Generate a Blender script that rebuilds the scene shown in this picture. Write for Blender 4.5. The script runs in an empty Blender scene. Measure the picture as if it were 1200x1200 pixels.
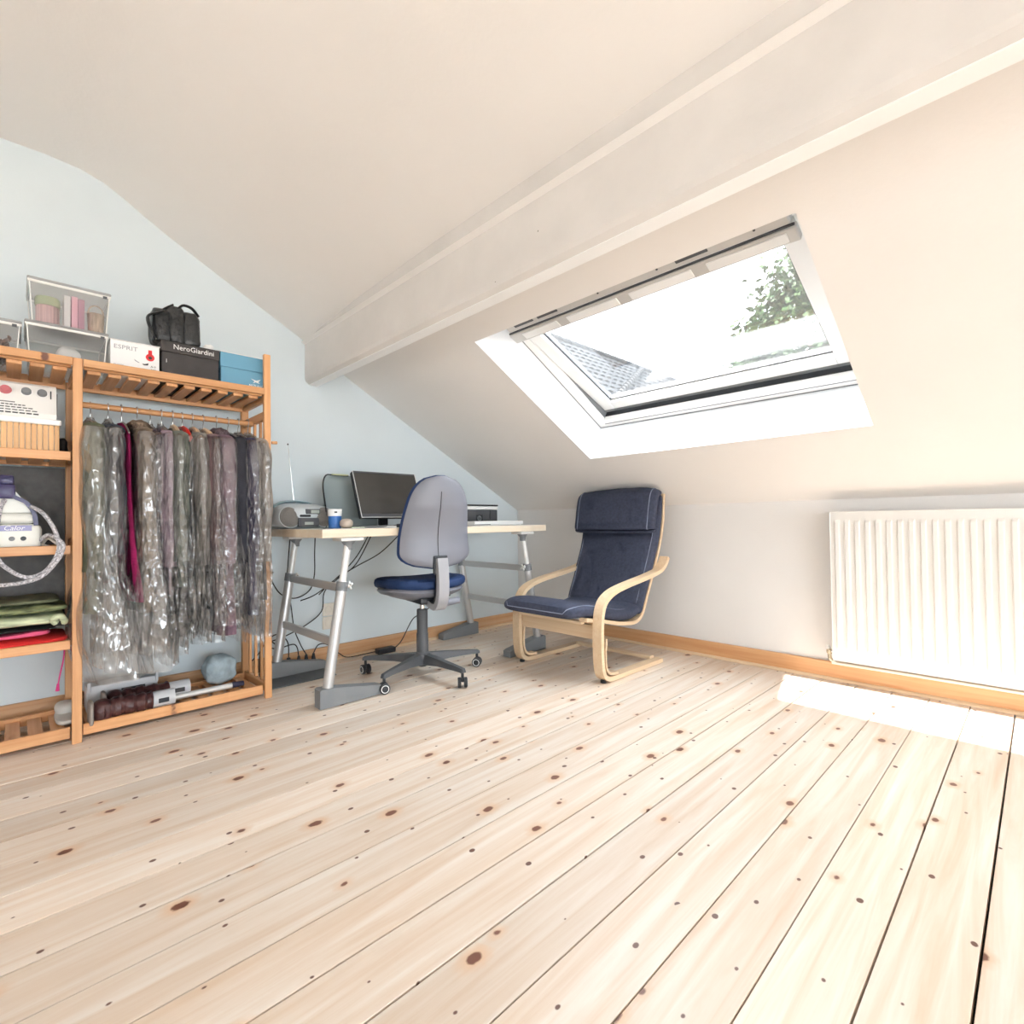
import bpy, bmesh, math, random
from mathutils import Vector, Matrix, noise
random.seed(7)
PI = math.pi
scn = bpy.context.scene
col = scn.collection

# ------------------------------------------------------------------ camera, sky, sun, exposure
CAM = Vector((3.235, -3.20, 0.88))
F_PX, YAW, PITCH, ROLL = 603.05, 0.80129, 0.0180, -0.01327
fw = Vector((-math.sin(YAW) * math.cos(PITCH), math.cos(YAW) * math.cos(PITCH), math.sin(PITCH)))
r0 = Vector((math.cos(YAW), math.sin(YAW), 0)); u0 = r0.cross(fw)
rt = math.cos(ROLL) * r0 + math.sin(ROLL) * u0
up = -math.sin(ROLL) * r0 + math.cos(ROLL) * u0
cam = bpy.data.cameras.new('camera'); cam.sensor_width = 36; cam.sensor_fit = 'HORIZONTAL'
cam.lens = 36 * F_PX / 1200; cam.clip_start = .02; cam.clip_end = 300
cam_o = bpy.data.objects.new('camera', cam); col.objects.link(cam_o)
M3 = Matrix((rt, up, -fw)).transposed().to_4x4(); M3.translation = CAM
cam_o.matrix_world = M3
scn.camera = cam_o

w = bpy.data.worlds.new('sky'); scn.world = w; w.use_nodes = True
bg = w.node_tree.nodes['Background']; bg.inputs[0].default_value = (.83, .925, 1, 1); bg.inputs[1].default_value = 3.4

sun = bpy.data.lights.new('sun', 'SUN'); sun.energy = 26.0; sun.angle = math.radians(.6); sun.color = (1, .985, .97)
sun_o = bpy.data.objects.new('sun', sun); col.objects.link(sun_o); sun_o.location = (-6, -8, 14)
sun_o.rotation_euler = Vector((.485, .355, -1)).to_track_quat('-Z', 'Y').to_euler()

def portal(loc, direction, sx, sy):
    l = bpy.data.lights.new('window_portal', 'AREA'); l.shape = 'RECTANGLE'; l.size = sx; l.size_y = sy
    l.cycles.is_portal = True
    o = bpy.data.objects.new('window_portal', l); col.objects.link(o); o.location = loc
    o.rotation_euler = Vector(direction).to_track_quat('-Z', 'Y').to_euler()

vs = scn.view_settings
vs.view_transform = 'Standard'; vs.look = 'None'; vs.gamma = 1; vs.use_curve_mapping = False
vs.exposure = 1.92
try:
    scn.cycles.transparent_max_bounces = 20; scn.cycles.max_bounces = 8; scn.cycles.diffuse_bounces = 6; scn.cycles.glossy_bounces = 3
    scn.cycles.use_adaptive_sampling = True; scn.cycles.adaptive_threshold = .045; scn.cycles.adaptive_min_samples = 12
    scn.cycles.use_denoising = True; scn.cycles.sample_clamp_indirect = 6
except Exception: pass

# ------------------------------------------------------------------ materials
MATS = {}
def nt(name):
    m = bpy.data.materials.new(name); m.use_nodes = True
    return m, m.node_tree.nodes, m.node_tree.links
def mat(name, c, rough=.5, metal=0., var=0., vscale=8., bump=0., bscale=60., spec=.5, coat=0., stretch=None):
    if name in MATS: return MATS[name]
    m, N, L = nt(name); b = N['Principled BSDF']
    b.inputs['Base Color'].default_value = (*c, 1); b.inputs['Roughness'].default_value = rough
    b.inputs['Metallic'].default_value = metal; b.inputs['Specular IOR Level'].default_value = spec
    b.inputs['Coat Weight'].default_value = coat
    tc = N.new('ShaderNodeTexCoord'); src = tc.outputs['Object']
    if stretch:
        mp = N.new('ShaderNodeMapping'); mp.inputs['Scale'].default_value = stretch; L.new(src, mp.inputs[0]); src = mp.outputs[0]
    if var:
        n = N.new('ShaderNodeTexNoise'); n.inputs['Scale'].default_value = vscale; n.inputs['Detail'].default_value = 5
        L.new(src, n.inputs['Vector'])
        r = N.new('ShaderNodeValToRGB'); r.color_ramp.elements[0].position = .3; r.color_ramp.elements[1].position = .7
        r.color_ramp.elements[0].color = (*[x * (1 - var) for x in c], 1); r.color_ramp.elements[1].color = (*[min(1, x * (1 + var * .5)) for x in c], 1)
        L.new(n.outputs[0], r.inputs[0]); L.new(r.outputs[0], b.inputs['Base Color'])
    if bump:
        n = N.new('ShaderNodeTexNoise'); n.inputs['Scale'].default_value = bscale; n.inputs['Detail'].default_value = 4
        L.new(src, n.inputs['Vector'])
        bp = N.new('ShaderNodeBump'); bp.inputs['Strength'].default_value = bump; bp.inputs['Distance'].default_value = .01
        L.new(n.outputs[0], bp.inputs['Height']); L.new(bp.outputs[0], b.inputs['Normal'])
    MATS[name] = m; return m

def wood(name, light, dark, axis='Y', gscale=20., knots=0., rough=.5, pin=0., halo=(.62, .30, .12)):
    """pine: grain stretched along one axis, dark knots and nail spots; differs from piece to piece"""
    m, N, L = nt(name); b = N['Principled BSDF']; b.inputs['Roughness'].default_value = rough
    tc = N.new('ShaderNodeTexCoord'); oi = N.new('ShaderNodeObjectInfo')
    mul = N.new('ShaderNodeVectorMath'); mul.operation = 'SCALE'; mul.inputs[0].default_value = (13.7, 31.3, 7.9)
    L.new(oi.outputs['Random'], mul.inputs['Scale'])
    add = N.new('ShaderNodeVectorMath'); add.operation = 'ADD'; L.new(tc.outputs['Object'], add.inputs[0]); L.new(mul.outputs[0], add.inputs[1])
    def mapped(sc):
        mp = N.new('ShaderNodeMapping'); mp.inputs['Scale'].default_value = sc; L.new(add.outputs[0], mp.inputs[0]); return mp.outputs[0]
    long = 1.3
    st = {'X': (long, gscale, gscale), 'Y': (gscale, long, gscale), 'Z': (gscale, gscale, long)}[axis]
    g = N.new('ShaderNodeTexNoise'); g.inputs['Scale'].default_value = 1; g.inputs['Detail'].default_value = 6; g.inputs['Roughness'].default_value = .6
    g.inputs['Distortion'].default_value = .6
    L.new(mapped(st), g.inputs['Vector'])
    r = N.new('ShaderNodeValToRGB'); r.color_ramp.elements[0].position = .28; r.color_ramp.elements[1].position = .66
    r.color_ramp.elements[0].color = (*dark, 1); r.color_ramp.elements[1].color = (*light, 1)
    L.new(g.outputs[0], r.inputs[0]); out = r.outputs[0]
    # per-piece tint
    hs = N.new('ShaderNodeHueSaturation'); mr = N.new('ShaderNodeMapRange'); mr.inputs[3].default_value = .86; mr.inputs[4].default_value = 1.07
    L.new(oi.outputs['Random'], mr.inputs[0]); L.new(mr.outputs[0], hs.inputs['Value']); L.new(out, hs.inputs['Color']); out = hs.outputs[0]
    def spots(sc, thr, soft, gate, colr, prev):
        v = N.new('ShaderNodeTexVoronoi'); v.inputs['Scale'].default_value = 1; v.voronoi_dimensions = '2D' if axis == 'Y' else '3D'
        L.new(mapped(sc), v.inputs['Vector'])
        sep = N.new('ShaderNodeSeparateColor'); L.new(v.outputs['Color'], sep.inputs[0])
        gt = N.new('ShaderNodeMath'); gt.operation = 'GREATER_THAN'; gt.inputs[1].default_value = gate; L.new(sep.outputs[0], gt.inputs[0])
        # size by cell
        sz = N.new('ShaderNodeMath'); sz.operation = 'MULTIPLY_ADD'; sz.inputs[1].default_value = thr * .8; sz.inputs[2].default_value = thr * .35; L.new(sep.outputs[1], sz.inputs[0])
        wob = N.new('ShaderNodeTexNoise'); wob.inputs['Scale'].default_value = 60; L.new(add.outputs[0], wob.inputs['Vector'])
        wm = N.new('ShaderNodeMath'); wm.operation = 'MULTIPLY_ADD'; wm.inputs[1].default_value = thr * .7; L.new(wob.outputs[0], wm.inputs[0]); L.new(v.outputs['Distance'], wm.inputs[2])
        d = N.new('ShaderNodeMath'); d.operation = 'SUBTRACT'; L.new(sz.outputs[0], d.inputs[0]); L.new(wm.outputs[0], d.inputs[1])
        s = N.new('ShaderNodeMapRange'); s.inputs[1].default_value = -thr * .35 - soft; s.inputs[2].default_value = -thr * .35 + soft; L.new(d.outputs[0], s.inputs[0])
        f = N.new('ShaderNodeMath'); f.operation = 'MULTIPLY'; L.new(s.outputs[0], f.inputs[0]); L.new(gt.outputs[0], f.inputs[1])
        mx = N.new('ShaderNodeMix'); mx.data_type = 'RGBA'; L.new(f.outputs[0], mx.inputs[0]); L.new(prev, mx.inputs[6]); mx.inputs[7].default_value = (*colr, 1)
        return mx.outputs[2]
    if knots:
        k = {'X': (2.6, 6.3, 1), 'Y': (5.6, 3.6, 1), 'Z': (6.3, 6.3, 2.6)}[axis]
        out = spots(k, .11, .07, .45, halo, out)
        out = spots(k, .062, .010, .45, (.17, .065, .04), out)
    if pin:
        k = {'X': (5.5, 9, 1), 'Y': (8, 6, 1), 'Z': (9, 9, 5.5)}[axis]
        out = spots(k, .048, .008, .30, (.13, .06, .04), out)
    L.new(out, b.inputs['Base Color'])
    bp = N.new('ShaderNodeBump'); bp.inputs['Strength'].default_value = .12; bp.inputs['Distance'].default_value = .004
    L.new(g.outputs[0], bp.inputs['Height']); L.new(bp.outputs[0], b.inputs['Normal'])
    MATS[name] = m; return m

def film(name, clear=.72, tint=(1, 1, 1), rough=.1, wscale=26., wstr=1., milk=.12, fine=.35):
    """thin clear plastic film, crumpled"""
    m, N, L = nt(name)
    for n in list(N):
        if n.type == 'BSDF_PRINCIPLED': N.remove(n)
    o = N['Material Output']; tc = N.new('ShaderNodeTexCoord')
    mp = N.new('ShaderNodeMapping'); mp.inputs['Scale'].default_value = (1, 1, .28); L.new(tc.outputs['Object'], mp.inputs[0])
    n1 = N.new('ShaderNodeTexNoise'); n1.inputs['Scale'].default_value = wscale; n1.inputs['Detail'].default_value = 2.5; n1.inputs['Distortion'].default_value = .5
    L.new(mp.outputs[0], n1.inputs['Vector'])
    ab = N.new('ShaderNodeMath'); ab.operation = 'SUBTRACT'; ab.inputs[1].default_value = .5; L.new(n1.outputs[0], ab.inputs[0])
    a2 = N.new('ShaderNodeMath'); a2.operation = 'ABSOLUTE'; L.new(ab.outputs[0], a2.inputs[0])
    bp = N.new('ShaderNodeBump'); bp.inputs['Strength'].default_value = wstr; bp.inputs['Distance'].default_value = .04
    mp2 = N.new('ShaderNodeMapping'); mp2.inputs['Scale'].default_value = (1, 1, .55); mp2.inputs['Rotation'].default_value = (.35, .2, .3); L.new(tc.outputs['Object'], mp2.inputs[0])
    n2 = N.new('ShaderNodeTexVoronoi'); n2.inputs['Scale'].default_value = wscale * 2.2; n2.feature = 'SMOOTH_F1'; n2.inputs['Smoothness'].default_value = .25; L.new(mp2.outputs[0], n2.inputs['Vector'])
    hsum = N.new('ShaderNodeMath'); hsum.operation = 'MULTIPLY_ADD'; hsum.inputs[1].default_value = fine; L.new(n2.outputs['Distance'], hsum.inputs[0]); L.new(n1.outputs[0], hsum.inputs[2])
    L.new(hsum.outputs[0], bp.inputs['Height'])
    tr = N.new('ShaderNodeBsdfTransparent'); tr.inputs[0].default_value = (*tint, 1)
    gl = N.new('ShaderNodeBsdfGlossy'); gl.inputs['Roughness'].default_value = rough; L.new(bp.outputs[0], gl.inputs['Normal'])
    lw = N.new('ShaderNodeLayerWeight'); lw.inputs[0].default_value = .35; L.new(bp.outputs[0], lw.inputs['Normal'])
    mr = N.new('ShaderNodeMapRange'); mr.inputs[3].default_value = 1 - clear - milk; mr.inputs[4].default_value = .75; L.new(lw.outputs['Fresnel'], mr.inputs[0])
    mx = N.new('ShaderNodeMixShader'); L.new(mr.outputs[0], mx.inputs[0]); L.new(tr.outputs[0], mx.inputs[1]); L.new(gl.outputs[0], mx.inputs[2])
    df = N.new('ShaderNodeBsdfDiffuse'); df.inputs[0].default_value = (.9, .88, .86, 1); tl = N.new('ShaderNodeBsdfTranslucent'); tl.inputs[0].default_value = (.9, .88, .86, 1)
    L.new(bp.outputs[0], df.inputs['Normal'])
    dm = N.new('ShaderNodeMixShader'); dm.inputs[0].default_value = .5; L.new(df.outputs[0], dm.inputs[1]); L.new(tl.outputs[0], dm.inputs[2])
    # creases scatter more than flat film
    cr = N.new('ShaderNodeMapRange'); cr.inputs[1].default_value = .10; cr.inputs[2].default_value = 0; cr.inputs[3].default_value = milk; cr.inputs[4].default_value = milk + .12
    L.new(a2.outputs[0], cr.inputs[0])
    m2 = N.new('ShaderNodeMixShader'); L.new(cr.outputs[0], m2.inputs[0]); L.new(mx.outputs[0], m2.inputs[1]); L.new(dm.outputs[0], m2.inputs[2])
    L.new(m2.outputs[0], o.inputs[0]); MATS[name] = m; return m

def pane(name, tint=(1, 1, 1), gloss=.06, haze=.05, rough=0.):
    m, N, L = nt(name)
    for n in list(N):
        if n.type == 'BSDF_PRINCIPLED': N.remove(n)
    o = N['Material Output']
    tr = N.new('ShaderNodeBsdfTransparent'); tr.inputs[0].default_value = (*tint, 1)
    gl = N.new('ShaderNodeBsdfGlossy'); gl.inputs['Roughness'].default_value = rough
    fr = N.new('ShaderNodeFresnel'); fr.inputs[0].default_value = 1.45
    mu = N.new('ShaderNodeMath'); mu.operation = 'MULTIPLY_ADD'; mu.inputs[1].default_value = .8; mu.inputs[2].default_value = gloss; L.new(fr.outputs[0], mu.inputs[0])
    mx = N.new('ShaderNodeMixShader'); L.new(mu.outputs[0], mx.inputs[0]); L.new(tr.outputs[0], mx.inputs[1]); L.new(gl.outputs[0], mx.inputs[2])
    tl = N.new('ShaderNodeBsdfTranslucent'); tl.inputs[0].default_value = (.9, .92, .94, 1)
    m2 = N.new('ShaderNodeMixShader'); m2.inputs[0].default_value = haze; L.new(mx.outputs[0], m2.inputs[1]); L.new(tl.outputs[0], m2.inputs[2])
    L.new(m2.outputs[0], o.inputs[0]); MATS[name] = m; return m

M = MATS
wood('floor_pine', (.79, .715, .635), (.66, .50, .365), 'Y', 26, knots=1, pin=1, rough=.42, halo=(.66, .44, .28))
wood('pine_y', (.74, .41, .195), (.60, .275, .105), 'Y', 40, knots=.5, rough=.45)
wood('pine_x', (.74, .41, .195), (.60, .275, .105), 'X', 40, rough=.45)
wood('pine_z', (.74, .41, .195), (.60, .275, .105), 'Z', 40, rough=.45)
wood('skirting_y', (.74, .47, .27), (.60, .30, .13), 'Y', 34, knots=1, rough=.42)
wood('skirting_x', (.74, .43, .22), (.60, .28, .11), 'X', 34, knots=1, rough=.42)
wood('birch_y', (.80, .62, .42), (.72, .50, .30), 'Y', 60, rough=.4)
wood('birch_x', (.80, .62, .42), (.72, .50, .30), 'X', 60, rough=.4)
wood('desk_wood', (.82, .72, .58), (.76, .62, .45), 'Y', 40, rough=.45)
wood('bamboo', (.74, .46, .22), (.62, .33, .13), 'Z', 60, rough=.5)
mat('wall_blue', (.68, .755, .79), .9, var=.03, vscale=2, bump=.06, bscale=120)
mat('wall_cream', (.78, .76, .74), .9, var=.03, vscale=2, bump=.06, bscale=120)
mat('ceiling_cream', (.87, .84, .81), .9, var=.025, vscale=1.4, bump=.08, bscale=60)
mat('beam_plaster', (.74, .71, .68), .9, var=.06, vscale=5, bump=.25, bscale=24)
mat('white_gloss', (.87, .87, .86), .35)
mat('white_matte', (.86, .86, .85), .7)
mat('white_lining', (.86, .88, .90), .55)
mat('radiator_white', (.79, .765, .725), .32)
mat('joint_dark', (.03, .022, .015), .9)
mat('rubber_black', (.018, .018, .02), .6)
mat('black_plastic', (.025, .026, .03), .42)
mat('dark_grey_plastic', (.085, .088, .095), .5, bump=.1, bscale=200)
mat('mid_grey_plastic', (.20, .21, .22), .5, bump=.1, bscale=200)
mat('chair_shell', (.26, .275, .32), .38, bump=.06, bscale=260)
mat('silver_paint', (.56, .56, .56), .35, metal=.55)
mat('light_silver', (.72, .72, .70), .4, metal=.25)
mat('chrome', (.75, .75, .75), .15, metal=1)
mat('brass_steel', (.62, .55, .42), .25, metal=.9)
mat('seat_blue', (.014, .040, .13), .75, bump=.3, bscale=300)
mat('cushion_navy', (.046, .054, .092), .78, var=.25, vscale=60, bump=.35, bscale=240)
mat('piping_blue', (.22, .25, .34), .7)
mat('screen_dark', (.06, .054, .047), .4)
mat('wire_black', (.012, .012, .013), .45)
mat('hook_steel', (.45, .45, .45), .3, metal=.9)
mat('box_plastic', (.8, .8, .8), .4)
film('garment_film', clear=.86, wscale=22, wstr=.85, milk=.045, rough=.09, fine=.36)
film('long_film', clear=.76, wscale=15, wstr=.8, milk=.10, rough=.11, fine=.35)
pane('window_glass', gloss=.02, haze=.004)
pane('box_clear', tint=(.97, .97, .96), gloss=.03, haze=.20, rough=.15)
pane('lid_frosted', tint=(.97, .97, .96), gloss=.05, haze=.5, rough=.2)

# ------------------------------------------------------------------ mesh helpers
def link(name, me, m, parent=None, smooth=False):
    o = bpy.data.objects.new(name, me); col.objects.link(o)
    if m is not None and not me.materials: me.materials.append(M[m] if isinstance(m, str) else m)
    if parent is not None: o.parent = parent
    if smooth and len(me.polygons): me.polygons.foreach_set('use_smooth', [True] * len(me.polygons))
    return o
def tag(o, label=None, cat=None, group=None, kind=None):
    if label: o['label'] = label
    if cat: o['category'] = cat
    if group: o['group'] = group
    if kind: o['kind'] = kind
    return o
def thing(name, label, cat, loc=(0, 0, 0), rz=0, group=None):
    o = bpy.data.objects.new(name, None); col.objects.link(o); o.location = loc; o.rotation_euler = (0, 0, rz); o.empty_display_size = .05
    return tag(o, label, cat, group)

def catmull(pts, n=8, closed=False):
    P = [Vector(p) for p in pts]; out = []; k = len(P)
    rng = k if closed else k - 1
    for i in range(rng):
        if closed: a, b, c, d = P[(i - 1) % k], P[i], P[(i + 1) % k], P[(i + 2) % k]
        else: a, b, c, d = P[max(i - 1, 0)], P[i], P[i + 1], P[min(i + 2, k - 1)]
        for j in range(n):
            t = j / n
            out.append(.5 * ((2 * b) + (c - a) * t + (2 * a - 5 * b + 4 * c - d) * t * t + (3 * b - a - 3 * c + d) * t ** 3))
    if not closed: out.append(P[-1])
    return out

class MB:
    """collects shapes; off = world point that becomes the local origin"""
    def __init__(s, off=(0, 0, 0)): s.v = []; s.f = []; s.off = Vector(off)
    def add(s, vs, fs, mx=None):
        k = len(s.v)
        for p in vs:
            p = Vector(p)
            if mx is not None: p = mx @ p
            s.v.append(p - s.off)
        s.f += [[i + k for i in q] for q in fs]; return s
    def box(s, a, b, bev=0., seg=2, mx=None):
        a = Vector(a); b = Vector(b); lo = Vector((min(a.x, b.x), min(a.y, b.y), min(a.z, b.z))); hi = Vector((max(a.x, b.x), max(a.y, b.y), max(a.z, b.z)))
        vs = [(x, y, z) for x in (lo.x, hi.x) for y in (lo.y, hi.y) for z in (lo.z, hi.z)]
        fs = [(0, 1, 3, 2), (4, 6, 7, 5), (0, 4, 5, 1), (2, 3, 7, 6), (0, 2, 6, 4), (1, 5, 7, 3)]
        if bev:
            bm = bmesh.new(); V = [bm.verts.new(p) for p in vs]
            for q in fs: bm.faces.new([V[i] for i in q])
            bmesh.ops.bevel(bm, geom=bm.edges[:], offset=min(bev, min(hi - lo) * .49), segments=seg, profile=.5, affect='EDGES')
            bm.verts.index_update(); vs = [v.co.copy() for v in bm.verts]; fs = [[v.index for v in q.verts] for q in bm.faces]; bm.free()
        return s.add(vs, fs, mx)
    def bar(s, p, q, wd, ht, bev=0., upv=(0, 0, 1)):
        p = Vector(p); q = Vector(q); d = q - p; L = d.length; z = d.normalized(); upv = Vector(upv)
        if abs(z.dot(upv)) > .98: upv = Vector((0, 1, 0))
        x = upv.cross(z).normalized(); y = z.cross(x)
        mx = Matrix((x, y, z)).transposed().to_4x4(); mx.translation = p
        return s.box((-wd / 2, -ht / 2, 0), (wd / 2, ht / 2, L), bev, 2, mx)
    def tube(s, path, rad, seg=8, closed=False, cap=True, sx=1., sy=1., upv=(0, 0, 1)):
        P = [Vector(p) for p in path]; n = len(P); vs = []; fs = []
        R = rad if callable(rad) else (lambda t: rad); pv = None
        for i, p in enumerate(P):
            a = P[(i - 1) % n] if closed or i else P[0]; b = P[(i + 1) % n] if closed or i < n - 1 else P[-1]
            t = (b - a).normalized() if (b - a).length > 1e-9 else Vector((0, 0, 1))
            if pv is None:
                ref = Vector(upv)
                if abs(t.dot(ref)) > .95: ref = Vector((1, 0, 0))
                x = ref.cross(t).normalized()
            else:
                x = pv - t * pv.dot(t); x.normalize()
            pv = x; y = t.cross(x); rr = R(i / max(1, n - 1))
            for k in range(seg):
                an = 2 * PI * k / seg; vs.append(p + x * (rr * sx * math.cos(an)) + y * (rr * sy * math.sin(an)))
        for i in range(n if closed else n - 1):
            for k in range(seg):
                a = i * seg + k; b = i * seg + (k + 1) % seg; c = ((i + 1) % n) * seg + (k + 1) % seg; d = ((i + 1) % n) * seg + k
                fs.append((a, b, c, d))
        if cap and not closed:
            fs.append(list(range(seg))[::-1]); fs.append([(n - 1) * seg + k for k in range(seg)])
        return s.add(vs, fs)
    def lathe(s, prof, seg=20, mx=None):
        vs = []; fs = []; n = len(prof)
        for (r, z) in prof:
            for k in range(seg):
                a = 2 * PI * k / seg; vs.append((r * math.cos(a), r * math.sin(a), z))
        for i in range(n - 1):
            for k in range(seg): fs.append((i * seg + k, i * seg + (k + 1) % seg, (i + 1) * seg + (k + 1) % seg, (i + 1) * seg + k))
        fs.append(list(range(seg))[::-1]); fs.append([(n - 1) * seg + k for k in range(seg)])
        return s.add(vs, fs, mx)
    def prism(s, poly, d0, d1, axis='x', mx=None):
        """poly: 2d points; axis x: (y,z), y: (x,z), z: (x,y)"""
        def P(a, b, d): return {'x': (d, a, b), 'y': (a, d, b), 'z': (a, b, d)}[axis]
        n = len(poly); vs = [P(a, b, d0) for a, b in poly] + [P(a, b, d1) for a, b in poly]
        fs = [list(range(n))[::-1], [n + i for i in range(n)]] + [(i, (i + 1) % n, n + (i + 1) % n, n + i) for i in range(n)]
        return s.add(vs, fs, mx)
    def ribbon(s, path, width, thick, wdir):
        """flat bent strip: width along wdir, thickness in the plane of the path"""
        P = [Vector(p) for p in path]; wdir = Vector(wdir).normalized(); vs = []; fs = []; n = len(P)
        for i, p in enumerate(P):
            t = (P[min(i + 1, n - 1)] - P[max(i - 1, 0)]).normalized(); nn = t.cross(wdir).normalized()
            for a, b in ((-1, -1), (1, -1), (1, 1), (-1, 1)): vs.append(p + wdir * (a * width / 2) + nn * (b * thick / 2))
        for i in range(n - 1):
            for k in range(4): fs.append((i * 4 + k, i * 4 + (k + 1) % 4, i * 4 + 4 + (k + 1) % 4, i * 4 + 4 + k))
        fs.append((3, 2, 1, 0)); fs.append([(n - 1) * 4 + k for k in range(4)])
        return s.add(vs, fs)
    def blob(s, c, a, e=(.6, .6), nu=24, nv=14, mx=None, fn=None):
        """superellipsoid; e = exponents (small = boxy)"""
        sp = lambda x, q: math.copysign(abs(x) ** q, x)
        vs = []; fs = []
        for j in range(nv + 1):
            ph = -PI / 2 + PI * j / nv
            for i in range(nu):
                th = 2 * PI * i / nu
                p = Vector((a[0] * sp(math.cos(ph), e[1]) * sp(math.cos(th), e[0]), a[1] * sp(math.cos(ph), e[1]) * sp(math.sin(th), e[0]), a[2] * sp(math.sin(ph), e[1])))
                if fn: p = Vector(fn(p))
                vs.append(p + Vector(c))
        for j in range(nv):
            for i in range(nu): fs.append((j * nu + i, j * nu + (i + 1) % nu, (j + 1) * nu + (i + 1) % nu, (j + 1) * nu + i))
        return s.add(vs, fs, mx)
    def mesh(s, name):
        me = bpy.data.meshes.new(name); me.from_pydata([tuple(p) for p in s.v], [], s.f)
        bm = bmesh.new(); bm.from_mesh(me); bmesh.ops.remove_doubles(bm, verts=bm.verts, dist=1e-6)
        bmesh.ops.recalc_face_normals(bm, faces=bm.faces); bm.to_mesh(me); bm.free(); return me
    def build(s, name, m, parent=None, smooth=False):
        o = link(name, s.mesh(name), m, parent, smooth)
        if smooth:
            try: o.data.set_sharp_from_angle(angle=math.radians(40))
            except Exception: pass
        return o

def lettering(text, size, m, parent, loc, rot, name='lettering', depth=.0006, align='CENTER', sx=1., shear=0.):
    c = bpy.data.curves.new(name, 'FONT'); c.body = text; c.size = size; c.extrude = depth; c.align_x = align; c.align_y = 'CENTER'; c.shear = shear
    c.resolution_u = 2
    tmp = bpy.data.objects.new(name + '_curve', c); col.objects.link(tmp); bpy.context.view_layer.update()
    me = bpy.data.meshes.new_from_object(tmp.evaluated_get(bpy.context.evaluated_depsgraph_get())); bpy.data.objects.remove(tmp)
    me.materials.clear(); me.materials.append(M[m]); o = bpy.data.objects.new(name, me); col.objects.link(o); o.parent = parent; o.location = loc; o.rotation_euler = rot; o.scale.x = sx
    return o
FACE_X = (PI / 2, 0, PI / 2)      # lettering that faces +x, reads along +y

# ------------------------------------------------------------------ the room
XR, YB, ZT = 7.4, -6.2, 2.64
TA, Z0 = .555, .975
LN = math.hypot(1, TA)
def S(x, s, off=0.):            # a point on the sloping ceiling: s up the slope, off outwards
    return Vector((x, -s / LN + off * TA / LN, Z0 + s * TA / LN + off / LN))

# floor: each board its own piece over a dark subfloor
fl = MB().box((-.05, YB, -.06), (XR, .05, -.026)).build('floor', 'joint_dark'); tag(fl, kind='structure')
seams = [-.02, .13, .283, .432, .580, .729, .869, 1.031, 1.181, 1.33, 1.487, 1.645, 1.79, 1.943, 2.089, 2.235, 2.383, 2.539, 2.69, 2.836, 2.982, 3.129]
while seams[-1] < XR: seams.append(seams[-1] + .15)
for i in range(len(seams) - 1):
    g = random.choice((.0012, .0017, .0022, .0027)); h = random.uniform(-.0015, 0)
    MB().box((seams[i] + g, YB, -.027), (seams[i + 1] - g, -.002, h), .0010, 1).build('board', 'floor_pine', fl)

wl = MB().box((-.16, YB, -.06), (0, .3, 3.0)).build('wall_left', 'wall_blue'); tag(wl, kind='structure')
wk = MB().box((0, 0, -.06), (XR, .18, Z0)).build('wall_back', 'wall_cream'); tag(wk, kind='structure')

# sloping ceiling with the window opening and its lining
WX0, WX1, WS0, WS1, DEP = 1.218, 2.732, .615, 1.712, .245
YU = -2.86
sl = MB()
smax = 1.90 * LN
def quadS(x0, x1, s0, s1): sl.add([S(x0, s0), S(x1, s0), S(x1, s1), S(x0, s1)], [(0, 1, 2, 3)])
quadS(0, XR, -.02, WS0); quadS(0, XR, WS1, smax); quadS(0, WX0, WS0, WS1); quadS(WX1, XR, WS0, WS1)
ceil_slope = sl.build('ceiling', 'ceiling_cream'); tag(ceil_slope, kind='structure')
ex = MB()    # outer skin of the roof
def quadE(x0, x1, s0, s1, o=.36): ex.add([S(x0, s0, o), S(x1, s0, o), S(x1, s1, o), S(x0, s1, o)], [(0, 1, 2, 3)])
quadE(-.2, XR, -.3, WS0); quadE(-.2, XR, WS1, 3.4); quadE(-.2, WX0, WS0, WS1); quadE(WX1, XR, WS0, WS1)
ex.build('roof_skin', 'mid_grey_plastic', ceil_slope)
ln = MB()
for a, b in (((WX0, WS0), (WX0, WS1)), ((WX1, WS0), (WX1, WS1)), ((WX0, WS0), (WX1, WS0)), ((WX0, WS1), (WX1, WS1))):
    ln.add([S(*a, 0), S(*b, 0), S(*b, .37), S(*a, .37)], [(0, 1, 2, 3)])
ln.build('window_lining', 'white_lining', ceil_slope)

# upper slope, cove and flat top
cu = MB(); xs = [0, .25, .7, 1.4, 2.2, 3.2, XR]; lift = [0.01, .04, .07, .09, .09, .09, .09]
prof = [(-1.80, 1.985), (-2.10, 2.15), (-2.35, 2.285), (-2.60, 2.425), (-2.72, 2.50), (-2.80, 2.555), (-2.88, 2.60), (-2.97, 2.628), (-3.1, ZT), (YB, ZT)]
vsu = []; fsu = []
for x, l in zip(xs, lift):
    for k, (y, z) in enumerate(prof):
        vsu.append((x, y, z + l * max(0, 1 - k / 5)))
n = len(prof)
for i in range(len(xs) - 1):
    for k in range(n - 1): fsu.append((i * n + k, i * n + k + 1, (i + 1) * n + k + 1, (i + 1) * n + k))
cu.add(vsu, fsu); tag(cu.build('ceiling', 'ceiling_cream', None, True), kind='structure')
MB().box((-.2, YB, 3.02), (XR, -2.4, 3.06)).build('roof_top', 'mid_grey_plastic', ceil_slope)

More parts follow.
